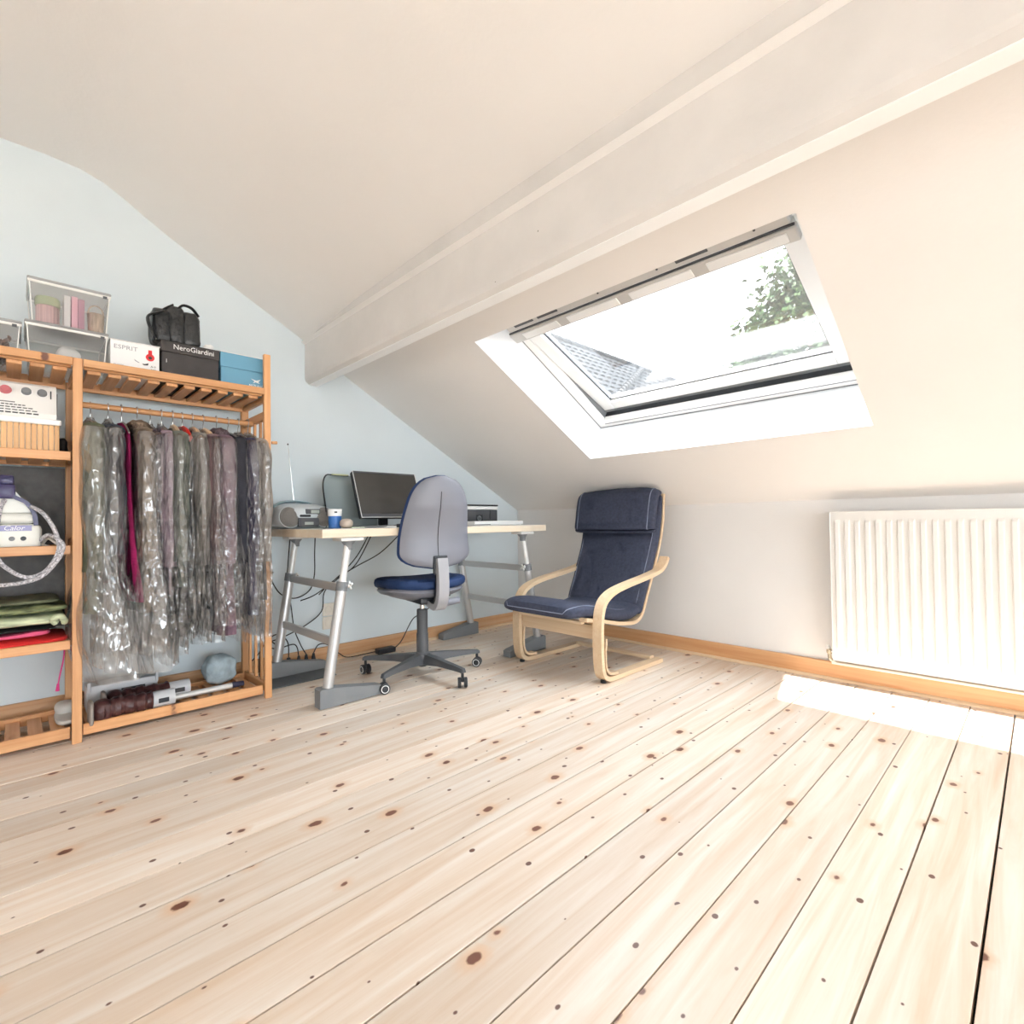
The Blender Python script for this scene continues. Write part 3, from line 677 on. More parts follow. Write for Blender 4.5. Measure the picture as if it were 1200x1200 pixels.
# ------------------------------------------------------------------ boxes on the top shelf
TOPZ = 1.541
def clear_box(y0, y1, z0, z1, x0, x1, label):
    c = Vector(((x0 + x1) / 2, (y0 + y1) / 2, z0)); t = thing('storage_box', label, 'storage box', c, 0, 'clear plastic storage boxes')
    rim = .016; tap = .010; th = .0025; b = MB(c)
    def wall(sx, sy):  # tapered side sheet
        pass
    lo = [(x0 + tap, y0 + tap), (x1 - tap, y0 + tap), (x1 - tap, y1 - tap), (x0 + tap, y1 - tap)]; hi = [(x0, y0), (x1, y0), (x1, y1), (x0, y1)]
    zz = z1 - rim
    vs = [(x, y, z0 + .002) for x, y in lo] + [(x, y, zz) for x, y in hi]
    b.add(vs, [(0, 1, 2, 3)] + [(i, (i + 1) % 4, 4 + (i + 1) % 4, 4 + i) for i in range(4)]); b.build('tub', 'box_clear', t)
    MB(c).box((x0 - .006, y0 - .006, zz - .006), (x1 + .006, y0 + .001, zz + .004), .002, 1).box((x0 - .006, y1 - .001, zz - .006), (x1 + .006, y1 + .006, zz + .004), .002, 1).box((x1 - .001, y0, zz - .006), (x1 + .006, y1, zz + .004), .002, 1).box((x0 - .006, y0, zz - .006), (x0 + .001, y1, zz + .004), .002, 1).build('rim', mat('frosted_white', (.80, .80, .77), .4), t)
    MB(c).box((x0 - .007, y0 - .007, zz + .0045), (x1 + .007, y1 + .007, z1), .005, 2).build('lid', 'lid_frosted', t)
    ed = MB(c)
    for (p, q) in zip(lo, hi): MB(c).tube([(p[0], p[1], z0 + .002), (q[0], q[1], zz)], .0022, 6).build('corner_edge', 'frosted_white', t)
    MB(c).box((x1 + .006, (y1 - .022), zz - .012), (x1 + .0075, y1 - .008, zz - .001), 0).build('clip_mark', 'dark_grey_plastic', t)
    return t
clear_box(-3.165, -2.912, TOPZ, 1.716, .16, .425, 'low clear plastic box with white cables, under another clear box')
clear_box(-3.158, -2.902, 1.717, 1.898, .15, .410, 'clear plastic box full of pink and beige things, stacked on another')
clear_box(-3.47, -3.185, TOPZ, 1.700, .16, .425, 'clear plastic box with brown dried petals at the picture edge')
# contents
z = 1.7205
def solo(b, name, m, label, cat, group=None, smooth=True):
    o = b.build(name, m, None, smooth); return tag(o, label, cat, group)
def center(b):   # move origin to base centre
    lo = Vector((min(p.x for p in b.v), min(p.y for p in b.v), min(p.z for p in b.v))); hi = Vector((max(p.x for p in b.v), max(p.y for p in b.v), max(p.z for p in b.v)))
    c = Vector(((lo.x + hi.x) / 2, (lo.y + hi.y) / 2, lo.z)); b.v = [p - c for p in b.v]; return c
def place(b, name, m, label, cat, group=None, smooth=True):
    c = center(b); o = solo(b, name, m, label, cat, group, smooth); o.location = c; return o
t = thing('striped_tin', 'pink striped round tin with a green lid inside the stacked clear box', 'tin', (.33, -3.10, z))
MB().lathe([(.036, 0), (.038, .004), (.038, .085), (.036, .088)], 24).build('body', mat('tin_pink', (.75, .50, .50), .5, var=.4, vscale=120, stretch=(1, 1, .02)), t, True)
MB().lathe([(.040, .0885), (.041, .092), (.041, .118), (.036, .126), (.01, .128)], 24).build('lid', mat('tin_green', (.42, .48, .30), .4), t, True)
for k, (y, h, cc, nm) in enumerate(((-3.040, .135, (.72, .70, .70), 'white'), (-3.016, .138, (.75, .42, .50), 'pink'), (-2.994, .132, (.45, .25, .32), 'plum'))):
    t = thing('notebook', '%s notebook standing upright in the stacked clear box' % nm, 'notebook', (.32, y, z))
    cv = mat('book_%s' % nm, cc, .6)
    MB().box((-.07, -.010, 0), (.07, -.008, h)).box((-.07, .008, 0), (.07, .010, h)).box((.068, -.010, 0), (.071, .010, h)).build('cover', cv, t)
    MB().box((-.068, -.0078, .003), (.066, .0078, h - .003)).build('pages', 'white_matte', t)
t = thing('yarn_basket', 'beige woven basket inside the stacked clear box', 'basket', (.32, -2.940, z))
MB().lathe([(.022, 0), (.026, .01), (.029, .06), (.030, .10), (.026, .104), (.025, .06), (.02, .012)], 20).build('bowl', mat('beige_weave', (.70, .55, .42), .8, var=.5, vscale=90, stretch=(1, 1, .15)), t, True)
MB().tube(catmull([(0, -.028, .10), (0, -.02, .13), (0, 0, .142), (0, .02, .13), (0, .028, .10)], 5), .003, 6).build('handle', 'beige_weave', t, True)
z = 1.5415
place(MB().blob((.35, -3.035, z + .062), (.04, .042, .045), (.9, .9), fn=lambda p: p + noise.noise_vector(p * 40) * .004), 'cable_ball', 'white_matte', 'ball of white cord inside the low clear box', 'cord')
place(MB().tube(catmull([(.36, -3.13, z + .012), (.38, -3.10, z + .04), (.37, -3.06, z + .03), (.38, -3.02, z + .02), (.37, -2.98, z + .035), (.38, -2.955, z + .012)], 6), .006, 8), 'white_cable', 'white_matte', 'white cable trailing across the low clear box', 'cable')
place(MB().blob((.32, -2.952, z + .032), (.06, .026, .032), (.5, .5)), 'adapter_block', 'mid_grey_plastic', 'grey plug adapter at the end of the low clear box', 'adapter')
place(MB().blob((.36, -3.125, z + .03), (.02, .02, .03), (.8, .8)), 'light_bulb', mat('bulb_cream', (.75, .75, .66), .3), 'cream light bulb in the corner of the low clear box', 'bulb')
pb = MB()
rnd = random.Random(5)
for k in range(420):
    p = Vector((rnd.uniform(.19, .40), rnd.uniform(-3.44, -3.21), TOPZ + .01 + rnd.random() * .10)); a = Vector((rnd.uniform(-1, 1), rnd.uniform(-1, 1), rnd.uniform(-1, 1))).normalized(); bb = a.orthogonal().normalized(); s_ = rnd.uniform(.008, .017)
    pb.add([p - a * s_, p - bb * s_ * .6, p + a * s_, p + bb * s_ * .6 + Vector((0, 0, .004))], [(0, 1, 2), (0, 2, 3)])
o = pb.build('dried_petals', mat('petal_brown', (.30, .17, .13), .8, var=.6, vscale=70)); tag(o, 'brown dried petals heaped in a clear box', 'petals', None, 'stuff')

def shoe_box(y0, y1, x0, x1, h, m, label, lid_h=.035, lidm=None):
    c = Vector(((x0 + x1) / 2, (y0 + y1) / 2, TOPZ)); t = thing('shoe_box', label, 'box', c)
    MB(c).box((x0, y0, TOPZ), (x1, y1, TOPZ + h - lid_h), .0015, 1).build('carton', m, t)
    MB(c).box((x0 - .003, y0 - .003, TOPZ + h - lid_h + .0005), (x1 + .003, y1 + .003, TOPZ + h), .0015, 1).build('lid', lidm or m, t)
    return t, c
mat('card_white', (.83, .83, .82), .6); mat('card_dark', (.045, .038, .036), .55, var=.2, vscale=20); mat('card_blue', (.13, .33, .47), .5); mat('print_grey', (.35, .35, .38), .6); mat('print_red', (.70, .02, .025), .5); mat('print_black', (.03, .03, .03), .6)
t, c = shoe_box(-2.900, -2.722, .17, .43, .160, 'card_white', 'white cardboard box with grey lettering and a red tag emblem', .004)
lettering('ESPRIT', .026, 'print_grey', t, (.1305, -.035, .128), FACE_X, sx=1.15)
lettering('SHOES', .012, 'print_grey', t, (.1305, -.06, .048), FACE_X)
lettering('A-V', .013, 'print_black', t, (.1305, .066, .062), FACE_X); lettering('383', .013, 'print_black', t, (.1305, .066, .046), FACE_X)
em = MB(); em.lathe([(.0165, 0), (.0165, .001)], 24, Matrix.Translation((.1302, .054, .103)) @ Matrix.Rotation(PI / 2, 4, 'Y')); em.box((.1300, .047, .115), (.1312, .061, .136)); em.build('red_emblem', 'print_red', t)
MB().lathe([(.007, 0), (.007, .001)], 16, Matrix.Translation((.1312, .054, .101)) @ Matrix.Rotation(PI / 2, 4, 'Y')).build('emblem_dot', 'print_black', t)
MB().prism([(-.005, .085), (.005, .078), (.016, .072), (.010, .071), (-.002, .078)], .1300, .1312, 'x').build('shoe_print', 'print_grey', t)
MB().prism([(.024, .070), (.034, .070), (.048, .076), (.046, .066), (.030, .064)], .1300, .1312, 'x').build('shoe_print', 'print_black', t)
t, c = shoe_box(-2.713, -2.478, .15, .43, .196, 'card_dark', 'dark brown shoe box with white lettering on the lid, under a black bag', .050)
lettering('NeroGiardini', .033, 'card_white', t, (.1435, .012, .173), FACE_X, sx=.95)
MB().box((.1405, -.1, .095), (.1412, -.098, .112)).build('paper_tag', 'card_white', t)
t, c = shoe_box(-2.468, -2.262, .15, .43, .196, 'card_blue', 'blue shoe box with white bird emblem and lettering beside the end post', .072)
lettering('MIZUNO', .020, 'card_white', t, (.1408, .060, .050), FACE_X, sx=.9, shear=.2)
MB().prism([(.035, .086), (.060, .080), (.082, .088), (.070, .074), (.078, .066), (.058, .071), (.044, .064), (.052, .076)], .1402, .1412, 'x').build('bird_emblem', 'card_white', t)
MB().box((-.143, -.106, .1965), (.143, .106, .200), .001, 1).build('lid_edge', 'card_white', t)
# black bag on the dark box
bz = TOPZ + .1965
bagc = Vector((.33, -2.635, bz)); bag = thing('shoulder_bag', 'black leather shoulder bag slumped on the dark shoe box', 'bag', bagc)
mat('bag_leather', (.030, .031, .032), .33, bump=.5, bscale=40)
for k, (y, ww, hh, lean) in enumerate(((-.062, .046, .172, -.06), (-.008, .044, .196, -.01), (.048, .048, .182, .03))):
    b = MB(); b.blob((0, y, hh / 2), (.075 - .006 * abs(k - 1), ww, hh / 2), (.55, .45), 28, 18, fn=lambda p, hh=hh, lean=lean: Vector((p.x * (1 - .25 * (p.z / hh + .5)) + noise.noise(p * 25) * .006, p.y * (1 - .18 * (p.z / hh + .5)) + lean * (p.z + hh / 2) * .5 + noise.noise(p * 30 + Vector((3, 1, k))) * .008, p.z)))
    b.build('compartment', 'bag_leather', bag, True)
MB().tube(catmull([(.05, -.06, .15), (.055, -.09, .135), (.055, -.125, .105), (.06, -.105, .03), (.06, -.095, .004)], 6), .011, 8, sx=1.5, sy=.5).build('strap', 'bag_leather', bag, True)
MB().tube(catmull([(.04, .0, .185), (.045, .02, .203), (.045, .055, .197), (.04, .085, .165)], 6), .009, 8, sx=1.4, sy=.5).build('handle', 'bag_leather', bag, True)
MB().tube(catmull([(.02, -.10, .115), (.03, -.06, .165), (.03, -.02, .198)], 6), .009, 8, sx=1.4, sy=.5).build('handle', 'bag_leather', bag, True)
place(MB().blob((.36, -2.505, bz + .021), (.03, .022, .02), (.9, .9), fn=lambda p: p + noise.noise_vector(p * 60) * .006), 'crumpled_paper', 'white_matte', 'crumpled white paper on the dark shoe box beside the bag', 'paper')
place(MB().lathe([(.05, 0), (.052, .006), (.052, .158), (.05, .166)], 24, Matrix.Translation((.115 + .02, -2.765, TOPZ))), 'wooden_canister', 'bamboo', 'round wooden canister peeking out behind the white box', 'canister')

# ------------------------------------------------------------------ left bay: basket, heater, iron, towels
b0 = 1.1725
bk = thing('bamboo_basket', 'bamboo slat basket with a white rim on the upper left shelf', 'basket', (.28, -3.26, b0)); bo = Vector((.28, -3.26, b0))
yy = -3.46
while yy < -3.075:
    MB(bo).box((.432, yy, b0), (.437, yy + .0155, b0 + .122), .001, 1).build('slat', 'bamboo', bk); yy += .0172
xx = .15
while xx < .43:
    MB(bo).box((xx, -3.073, b0), (xx + .0155, -3.068, b0 + .122), .001, 1).build('slat', 'bamboo', bk); xx += .0172
MB(bo).box((.145, -3.46, b0), (.431, -3.0735, b0 + .118)).build('liner', 'white_matte', bk)
MB(bo).box((.14, -3.465, b0 + .1225), (.442, -3.060, b0 + .146), .006, 2).build('rim', 'white_gloss', bk)
hz = b0 + .1465
ht = thing('fan_heater', 'white fan heater with round dials and a dark grille, on the basket', 'heater', (.30, -3.24, hz)); ho = Vector((.30, -3.24, hz))
hp_ = [(.18, hz), (.430, hz), (.436, hz + .02), (.420, hz + .075), (.40, hz + .135), (.385, hz + .145), (.20, hz + .145), (.18, hz + .13)]
MB(ho).prism(hp_, -3.42, -3.075, 'y').build('body', mat('heater_white', (.80, .79, .76), .4), ht)
MB(ho).box((.40, -3.074, hz + .02), (.415, -3.071, hz + .11)).build('side_panel', 'mid_grey_plastic', ht)
nrm = Vector((.949, 0, .316)); tilt_m = Matrix.Rotation(math.radians(71.6), 4, 'Y')
for y, m_ in ((-3.225, 'dial_red'), (-3.165, 'mid_grey_plastic'), (-3.118, 'mid_grey_plastic')):
    if m_ == 'dial_red': mat('dial_red', (.55, .16, .18), .4)
    p = Matrix.Translation((.4095, y, hz + .105)) @ tilt_m
    k_ = MB(ho).lathe([(.0155, 0), (.0148, .012), (.012, .016)], 20, p).build('dial', m_, ht, True)
    MB(ho).lathe([(.0190, -.0005), (.0185, .002), (.016, .002)], 20, p).build('dial_ring', 'white_gloss' if m_ != 'dial_red' else 'dial_red', k_)
MB(ho).box((.4125, -3.094, hz + .085), (.418, -3.090, hz + .118)).build('switch', 'black_plastic', ht)
for r_ in range(5):
    zz = hz + .012 + r_ * .0105; half = .10 - r_ * r_ * .0045
    for s_ in range(10):
        ya = -3.225 - half + s_ * half * .2; 
        if half < .02: continue
        xg = .4335 - (r_ * .0105 - .008) * .29 if r_ else .4345
        MB(ho).box((xg - .004, ya, zz), (xg + .0022, ya + half * .16, zz + .005)).build('vent_slot', 'black_plastic', ht)

place(MB().blob((.22, -3.046, b0 + .050), (.06, .018, .050), (.8, .7), 24, 14, fn=lambda p: p + noise.noise_vector(p * 40) * .006), 'dark_pouch', mat('pouch_dark', (.05, .04, .035), .8, var=.5, vscale=50), 'small dark pouch squeezed between the bamboo basket and the middle post', 'pouch')
iz = .7895
ir = thing('steam_iron_station', 'white and purple steam iron station with braided hose on the shelf', 'iron', (.33, -3.24, iz)); io = Vector((.33, -3.24, iz))
mat('iron_white', (.80, .80, .74), .35); mat('iron_purple', (.04, .033, .11), .35); mat('iron_lilac', (.30, .30, .52), .4); mat('hose_grey', (.55, .53, .56), .6, var=.75, vscale=160)
MB(io).box((.17, -3.40, iz), (.43, -3.118, iz + .105), .022, 3).build('base', 'iron_white', ir, True)
MB(io).box((.4295, -3.34, iz + .078), (.4325, -3.148, iz + .1), .001, 1).build('name_band', 'iron_lilac', ir)
lettering('Calor', .026, 'white_gloss', ir, (.1035, .040, .089), FACE_X, shear=.3)
for y, m_ in ((-3.205, 'mid_grey_plastic'), (-3.172, 'black_plastic')):
    MB(io).lathe([(.009, 0), (.008, .005)], 14, Matrix.Translation((.4305, y, iz + .048)) @ Matrix.Rotation(PI / 2, 4, 'Y')).build('knob', m_, ir)
MB(io).box((.18, -3.385, iz + .1055), (.425, -3.135, iz + .15), .02, 3).build('cradle', 'iron_white', ir, True)
MB(io).prism([(-3.31, iz + .151), (-3.15, iz + .151), (-3.165, iz + .19), (-3.195, iz + .235), (-3.225, iz + .25), (-3.255, iz + .235), (-3.29, iz + .19)], .20, .405, 'x').build('iron_body', 'iron_white', ir)
MB(io).ribbon(catmull([(.418, -3.135, iz + .10), (.418, -3.142, iz + .15), (.418, -3.165, iz + .19), (.418, -3.195, iz + .21), (.418, -3.215, iz + .225)], 6), .022, .014, (1, 0, 0)).build('cradle_arm', 'iron_purple', ir, True)
MB(io).ribbon(catmull([(.418, -3.335, iz + .10), (.418, -3.325, iz + .15), (.418, -3.295, iz + .19), (.418, -3.26, iz + .21), (.418, -3.235, iz + .225)], 6), .022, .014, (1, 0, 0)).build('cradle_arm', 'iron_purple', ir, True)
MB(io).box((.40, -3.247, iz + .205), (.43, -3.195, iz + .262), .008, 2).build('heel', 'iron_purple', ir, True)
MB(io).box((.36, -3.243, iz + .258), (.40, -3.199, iz + .30), .008, 2).build('handle', 'iron_purple', ir, True)
MB(io).lathe([(.014, 0), (.014, .008)], 12, Matrix.Translation((.38, -3.221, iz + .300))).build('water_cap', 'light_silver', ir)
hosep = [(.43, -3.225, iz + .20), (.45, -3.238, iz + .16), (.47, -3.248, iz + .05), (.508, -3.243, iz - .02), (.512, -3.215, iz - .065), (.512, -3.165, iz - .10), (.512, -3.115, iz - .085), (.512, -3.082, iz - .035), (.508, -3.070, iz + .02), (.50, -3.085, iz + .085), (.47, -3.115, iz + .145), (.43, -3.15, iz + .175)]
MB(io).tube(catmull(hosep, 8), .0075, 8).build('hose', 'hose_grey', ir, True)
hose2 = [(.41, -3.128, iz + .03), (.45, -3.10, iz + .06), (.505, -3.062, iz + .03), (.522, -3.062, iz - .01), (.525, -3.088, iz - .06), (.525, -3.13, iz - .105), (.525, -3.20, iz - .122), (.525, -3.28, iz - .118), (.52, -3.36, iz - .08)]
MB(io).tube(catmull(hose2, 8), .0075, 8).build('hose', 'hose_grey', ir, True)
MB(io).tube(catmull([(.36, -3.12, iz + .01), (.40, -3.10, iz + .045), (.42, -3.08, iz + .03), (.41, -3.06, iz + .008), (.38, -3.08, iz + .006), (.36, -3.115, iz + .02)], 6), .005, 8).build('mains_cord', mat('cord_cream', (.62, .58, .52), .5), ir, True)
cb = MB()
for k in range(3):
    s_ = .012 * k
    cb.tube(catmull([(.20, -3.165 + s_, iz + .245), (.20, -3.215 + s_, iz + .30), (.20, -3.205 + s_, iz + .345), (.20, -3.17 + s_, iz + .33), (.20, -3.158 + s_, iz + .25), (.20, -3.125 + s_, iz + .30), (.20, -3.11 + s_, iz + .345), (.20, -3.13 + s_, iz + .35), (.20, -3.16 + s_, iz + .27)], 5), .0055, 7)
cb.build('looped_cord', 'wire_black', ir, True)
cb = MB(io); 
ir.children[-1].location = (-io.x, -io.y, -io.z)

# folded textiles
tz = .4015
def folded(name, x0, x1, y0, y1, z0, z1, m, label, seed=0):
    c = Vector(((x0 + x1) / 2, (y0 + y1) / 2, z0)); a = ((x1 - x0) / 2, (y1 - y0) / 2, (z1 - z0) / 2)
    b = MB(); b.blob((0, 0, a[2]), a, (.25, .6), 48, 14, fn=lambda p: Vector((p.x, p.y, p.z * (1 - .15 * abs(math.sin(p.y * 20 + seed))) + (noise.noise(Vector((p.x * 9, p.y * 9, seed))) * .012 if p.z > 0 else 0))))
    o = b.build(name, m, None, True); o.location = c; return tag(o, label, 'towel', 'folded textiles on the lowest left shelf')
mat('cloth_red', (.62, .02, .018), .85, bump=.4); mat('cloth_pink', (.72, .10, .22), .85, bump=.4); mat('cloth_black', (.02, .02, .02), .9)
mat('cloth_green', (.30, .34, .16), .9, var=.75, vscale=30, stretch=(.3, .5, 3)); mat('cloth_olive', (.13, .14, .08), .9, var=.6, vscale=22, stretch=(.3, .5, 3)); mat('cloth_white_green', (.60, .66, .44), .9, var=.5, vscale=20, stretch=(.3, .5, 3))
folded('folded_cloth', .15, .45, -3.52, -3.036, tz, tz + .040, 'cloth_red', 'bright red folded cloth at the bottom of the textile pile')
folded('folded_cloth', .17, .44, -3.50, -3.09, tz + .041, tz + .062, 'cloth_pink', 'pink folded cloth lying on the red one', 1)
folded('folded_cloth', .17, .43, -3.50, -3.07, tz + .063, tz + .082, 'cloth_black', 'black folded cloth between the pink one and the pale green towel', 2)
folded('folded_towel', .15, .45, -3.50, -3.042, tz + .083, tz + .130, 'cloth_white_green', 'pale green striped folded towel in the middle of the pile', 3)
folded('folded_towel', .16, .44, -3.50, -3.036, tz + .131, tz + .165, 'cloth_green', 'mossy green folded towel under the topmost one', 4)
folded('folded_towel', .16, .42, -3.50, -3.06, tz + .166, tz + .192, 'cloth_olive', 'dark olive striped towel on top of the pile', 5)
place(MB().tube(catmull([(.44, -3.050, tz + .09), (.45, -3.05, tz + .10), (.455, -3.065, tz + .118), (.45, -3.085, tz + .105), (.445, -3.075, tz + .09)], 6), .012, 8), 'rolled_hem', 'cloth_white_green', 'rolled pale green hem of a towel hanging over the shelf edge', 'towel')
# lanyard hanging beside the middle post
ly = thing('key_lanyard', 'thin pink tassel cord hanging beside the middle post', 'cord', (.39, -3.048, .21)); lo_ = Vector((.39, -3.048, .21))
MB(lo_).tube(catmull([(.39, -3.046, .380), (.392, -3.050, .33), (.39, -3.062, .26), (.39, -3.066, .225)], 5), .0025, 6).build('cord', mat('cord_magenta', (.60, .03, .20), .6), ly, True)
MB(lo_).tube([(.39, -3.066, .235), (.39, -3.068, .205)], lambda t: .004 + .003 * t, 8).build('tassel', 'cord_magenta', ly, True)

# ------------------------------------------------------------------ bottom shelf: boots, crate, bag
BZ = .0485
mat('boot_leather', (.085, .030, .028), .35, var=.3, vscale=14, bump=1., bscale=22); mat('boot_sole', (.33, .29, .26), .7); mat('shaper_grey', (.55, .56, .58), .4)
def boot(x, y, z, label, L, rz):
    t = thing('leather_boot', label, 'boot', (x, y, z), rz, 'brown boots lying on the bottom shelf')
    b = MB(); b.tube(catmull([(0, .03, .047), (0, .09, .05), (.002, .16, .048), (0, L, .046)], 10), lambda t_: .043 - .004 * t_ + .0035 * math.sin(28 * t_) + .002 * math.sin(61 * t_), 20, sx=1.05, sy=.98); b.build('shaft', 'boot_leather', t, True)
    fo2 = MB(); fo2.blob((.0, .03, .047), (.046, .038, .047), (.8, .8), 22, 14); fo2.build('foot', 'boot_leather', t, True)
    so = MB(); so.blob((.004, -.010, .048), (.052, .010, .048), (.75, .4), 26, 10); so.build('sole', 'boot_sole', t, True)
    MB().tube([(0, L + .001, .046), (0, L + .085, .046)], .036, 20).build('shaft_stiffener', 'shaper_grey', t, True)
    MB().box((.0345, L + .02, .036), (.038, L + .06, .056), .001, 1).build('slot', 'black_plastic', t)
    return t
boot(.420, -2.955, BZ, 'brown leather boot lying with its sole towards the middle post', .205, .0)
boot(.305, -2.90, BZ, 'second brown leather boot lying further back behind the nearer one', .235, .0)
ct = thing('silver_crate', 'silver grey plastic shoe crate with a black label on the bottom shelf', 'crate', (.20, -2.83, BZ)); co = Vector((.20, -2.83, BZ))
MB(co).box((.145, -2.965, BZ), (.255, -2.70, BZ + .115), .006, 2).build('body', 'shaper_grey', ct)
MB(co).box((.2555, -2.84, BZ + .05), (.2575, -2.75, BZ + .085)).build('label_plate', 'black_plastic', ct)
for y in (-2.962, -2.71): MB(co).box((.250, y, BZ + .09), (.262, y + .012, BZ + .135), .002, 1).build('corner_post', 'shaper_grey', ct)
place(MB().blob((.20, -2.42, BZ + .075), (.07, .075, .078), (.8, .8), 30, 18, fn=lambda p: p + noise.noise_vector(p * 22) * .014), 'fabric_pouch', mat('pouch_blue', (.45, .56, .62), .7, var=.3, vscale=18, bump=.6, bscale=30), 'pale grey blue fabric pouch at the end of the bottom shelf', 'pouch')
tb_ = thing('chrome_tube', 'slim silver tube with a dark end lying on the bottom shelf', 'tube', (.36, -2.50, BZ)); to_ = Vector((.36, -2.50, BZ))
MB(to_).tube([(.345, -2.66, BZ + .016), (.345, -2.40, BZ + .016)], .014, 14).build('rod', 'light_silver', tb_, True)
MB(to_).tube([(.345, -2.3995, BZ + .016), (.345, -2.345, BZ + .016)], lambda t: .016 - .004 * t, 14).build('grip', mat('grip_navy', (.03, .03, .07), .5), tb_, True)
sl_ = thing('pale_slipper', 'pale grey slipper on the bottom shelf behind the middle post', 'slipper', (.33, -3.02, BZ)); so_ = Vector((.33, -3.02, BZ))
MB(so_).blob((.27, -3.035, BZ + .014), (.115, .038, .013), (.8, .5), 28, 8).build('sole', mat('slipper_grey', (.62, .61, .58), .8), sl_, True)
MB(so_).blob((.22, -3.035, BZ + .040), (.06, .036, .026), (.8, .8), 24, 10).build('upper', 'slipper_grey', sl_, True)
# ------------------------------------------------------------------ desk top and trestles
DZ = .853
desk = thing('desk_top', 'pale wooden desk top with a long straight edge, resting on two trestles', 'desk', (.43, -1.45, .81)); do = Vector((.43, -1.45, .81))
MB(do).box((.03, -2.14, DZ - .042), (.835, -.548, DZ - .0015), .002, 1).build('core', 'desk_wood', desk)
MB(do).box((.031, -2.139, DZ - .0012), (.834, -.549, DZ), .0005, 1).build('surface', mat('desk_white', (.80, .79, .76), .4), desk)

def trestle(y_foot, y_top, sg, xf, xr, label):
    """sg: +1 the low toe of each foot points to +y"""
    t = thing('metal_trestle', label, 'trestle', ((xf + xr) / 2, y_foot, 0), 0, 'trestles under the desk'); o = Vector(((xf + xr) / 2, y_foot, 0))
    zt = DZ - .060
    for x in (xf, xr):
        def at(z): k = (z - .05) / (zt - .05); return Vector((x, y_foot + (y_top - y_foot) * k, z))
        y0 = y_foot - sg * .045; y1 = y_foot + sg * .295
        MB(o).prism([(y0, .002), (y1, .002), (y1, .040), (y1 - sg * .02, .048), (y_foot + sg * .04, .088), (y_foot - sg * .035, .094), (y0, .088)], x - .032, x + .032, 'x').build('foot', 'mid_grey_plastic', t)
        MB(o).tube([at(.06), at(.575)], .0255, 20).build('lower_tube', 'silver_paint', t, True)
        MB(o).tube([at(.575), at(zt)], .0175, 18).build('upper_tube', 'light_silver', t, True)
        MB(o).tube([at(.548), at(.592)], .0285, 20).build('collar', 'mid_grey_plastic', t, True)
        kn = MB(o); p = at(.570) + Vector((.0, sg * .028, 0)); 
        for a in range(4):
            an = a * PI / 2 + .5; kn.tube([p + Vector((.0, sg * .012, 0)), p + Vector((math.cos(an) * .022, sg * .016, math.sin(an) * .022))], .006, 8)
        kn.tube([p - Vector((0, sg * .004, 0)), p + Vector((0, sg * .018, 0))], .010, 12); kn.build('clamp_knob', 'light_silver', t, True)
        q = at(zt); MB(o).lathe([(.019, -.045), (.021, -.02), (.034, -.004), (.036, .0)], 18, Matrix.Translation(q)).build('socket_cup', 'mid_grey_plastic', t, True)
        MB(o).box((x - .05, q.y - .06, zt), (x + .05, q.y + .06, DZ - .0435), .003, 1).build('top_plate', 'light_silver', t)
    for z in (.562, .302):
        k = (z - .05) / (zt - .05); y = y_foot + (y_top - y_foot) * k
        MB(o).bar((xr + .02, y, z), (xf - .02, y, z), .020, .040, .004).build('cross_bar', 'silver_paint', t)
    return t
trestle(-2.115, -1.998, 1, .815, .150, 'silver adjustable trestle near the clothes rack end of the desk')
trestle(-.610, -.745, -1, .800, .085, 'silver adjustable trestle behind the armchair at the far desk end')

# ------------------------------------------------------------------ things on the desk
rdx = Vector((.235, -2.005, DZ + .0005)); rad_ = thing('boombox', 'silver blue portable radio with CD lid and long aerial on the desk', 'radio', rdx)
mat('radio_silver', (.50, .54, .56), .32, metal=.3); mat('radio_teal', (.30, .42, .47), .35, metal=.2); mat('speaker_mesh', (.28, .26, .24), .6, metal=.4, bump=.8, bscale=300); mat('lcd', (.42, .46, .42), .2)
b = MB(); b.blob((-.02, -.005, .073), (.10, .155, .073), (.45, .5), 40, 20, fn=lambda p: Vector((p.x - .12 * max(0, p.z) , p.y * (1 - 1.3 * max(0, p.z)), p.z))); b.build('body', 'radio_silver', rad_, True)
for y in (-.085, .11):
    b = MB(); b.lathe([(.058, 0), (.060, .006), (.050, .016), (.026, .020), (.012, .018)], 28, Matrix.Translation((.062, y, .066)) @ Matrix.Rotation(PI / 2 - .12, 4, 'Y')); sp_ = b.build('speaker', 'speaker_mesh', rad_, True)
    b = MB(); b.tube([(Matrix.Translation((.064, y, .066)) @ Matrix.Rotation(PI / 2 - .12, 4, 'Y')) @ Vector((.059 * math.cos(a * PI / 16), .059 * math.sin(a * PI / 16), .004)) for a in range(32)], .004, 6, closed=True); b.build('speaker_ring', 'radio_silver', sp_, True)
MB().box((.062, -.045, .012), (.088, .075, .062), .006, 2).build('cassette_door', 'dark_grey_plastic', rad_)
MB().box((.0885, -.010, .022), (.090, .040, .038)).build('cassette_window', 'lcd', rad_)
MB().box((.066, -.035, .066), (.084, .030, .080), .006, 2).build('control_panel', 'black_plastic', rad_)
MB().box((.070, .0, .082), (.080, .085, .112), .003, 1).build('display_frame', 'dark_grey_plastic', rad_); MB().box((.0802, .03, .088), (.0815, .078, .106)).build('display', 'lcd', rad_)
for k in range(7): MB().box((.040 - .0, -.005 + k * .013, .124 - k * .0012), (.058, .002 + k * .013, .134 - k * .0012), .001, 1).build('key', 'dark_grey_plastic', rad_)
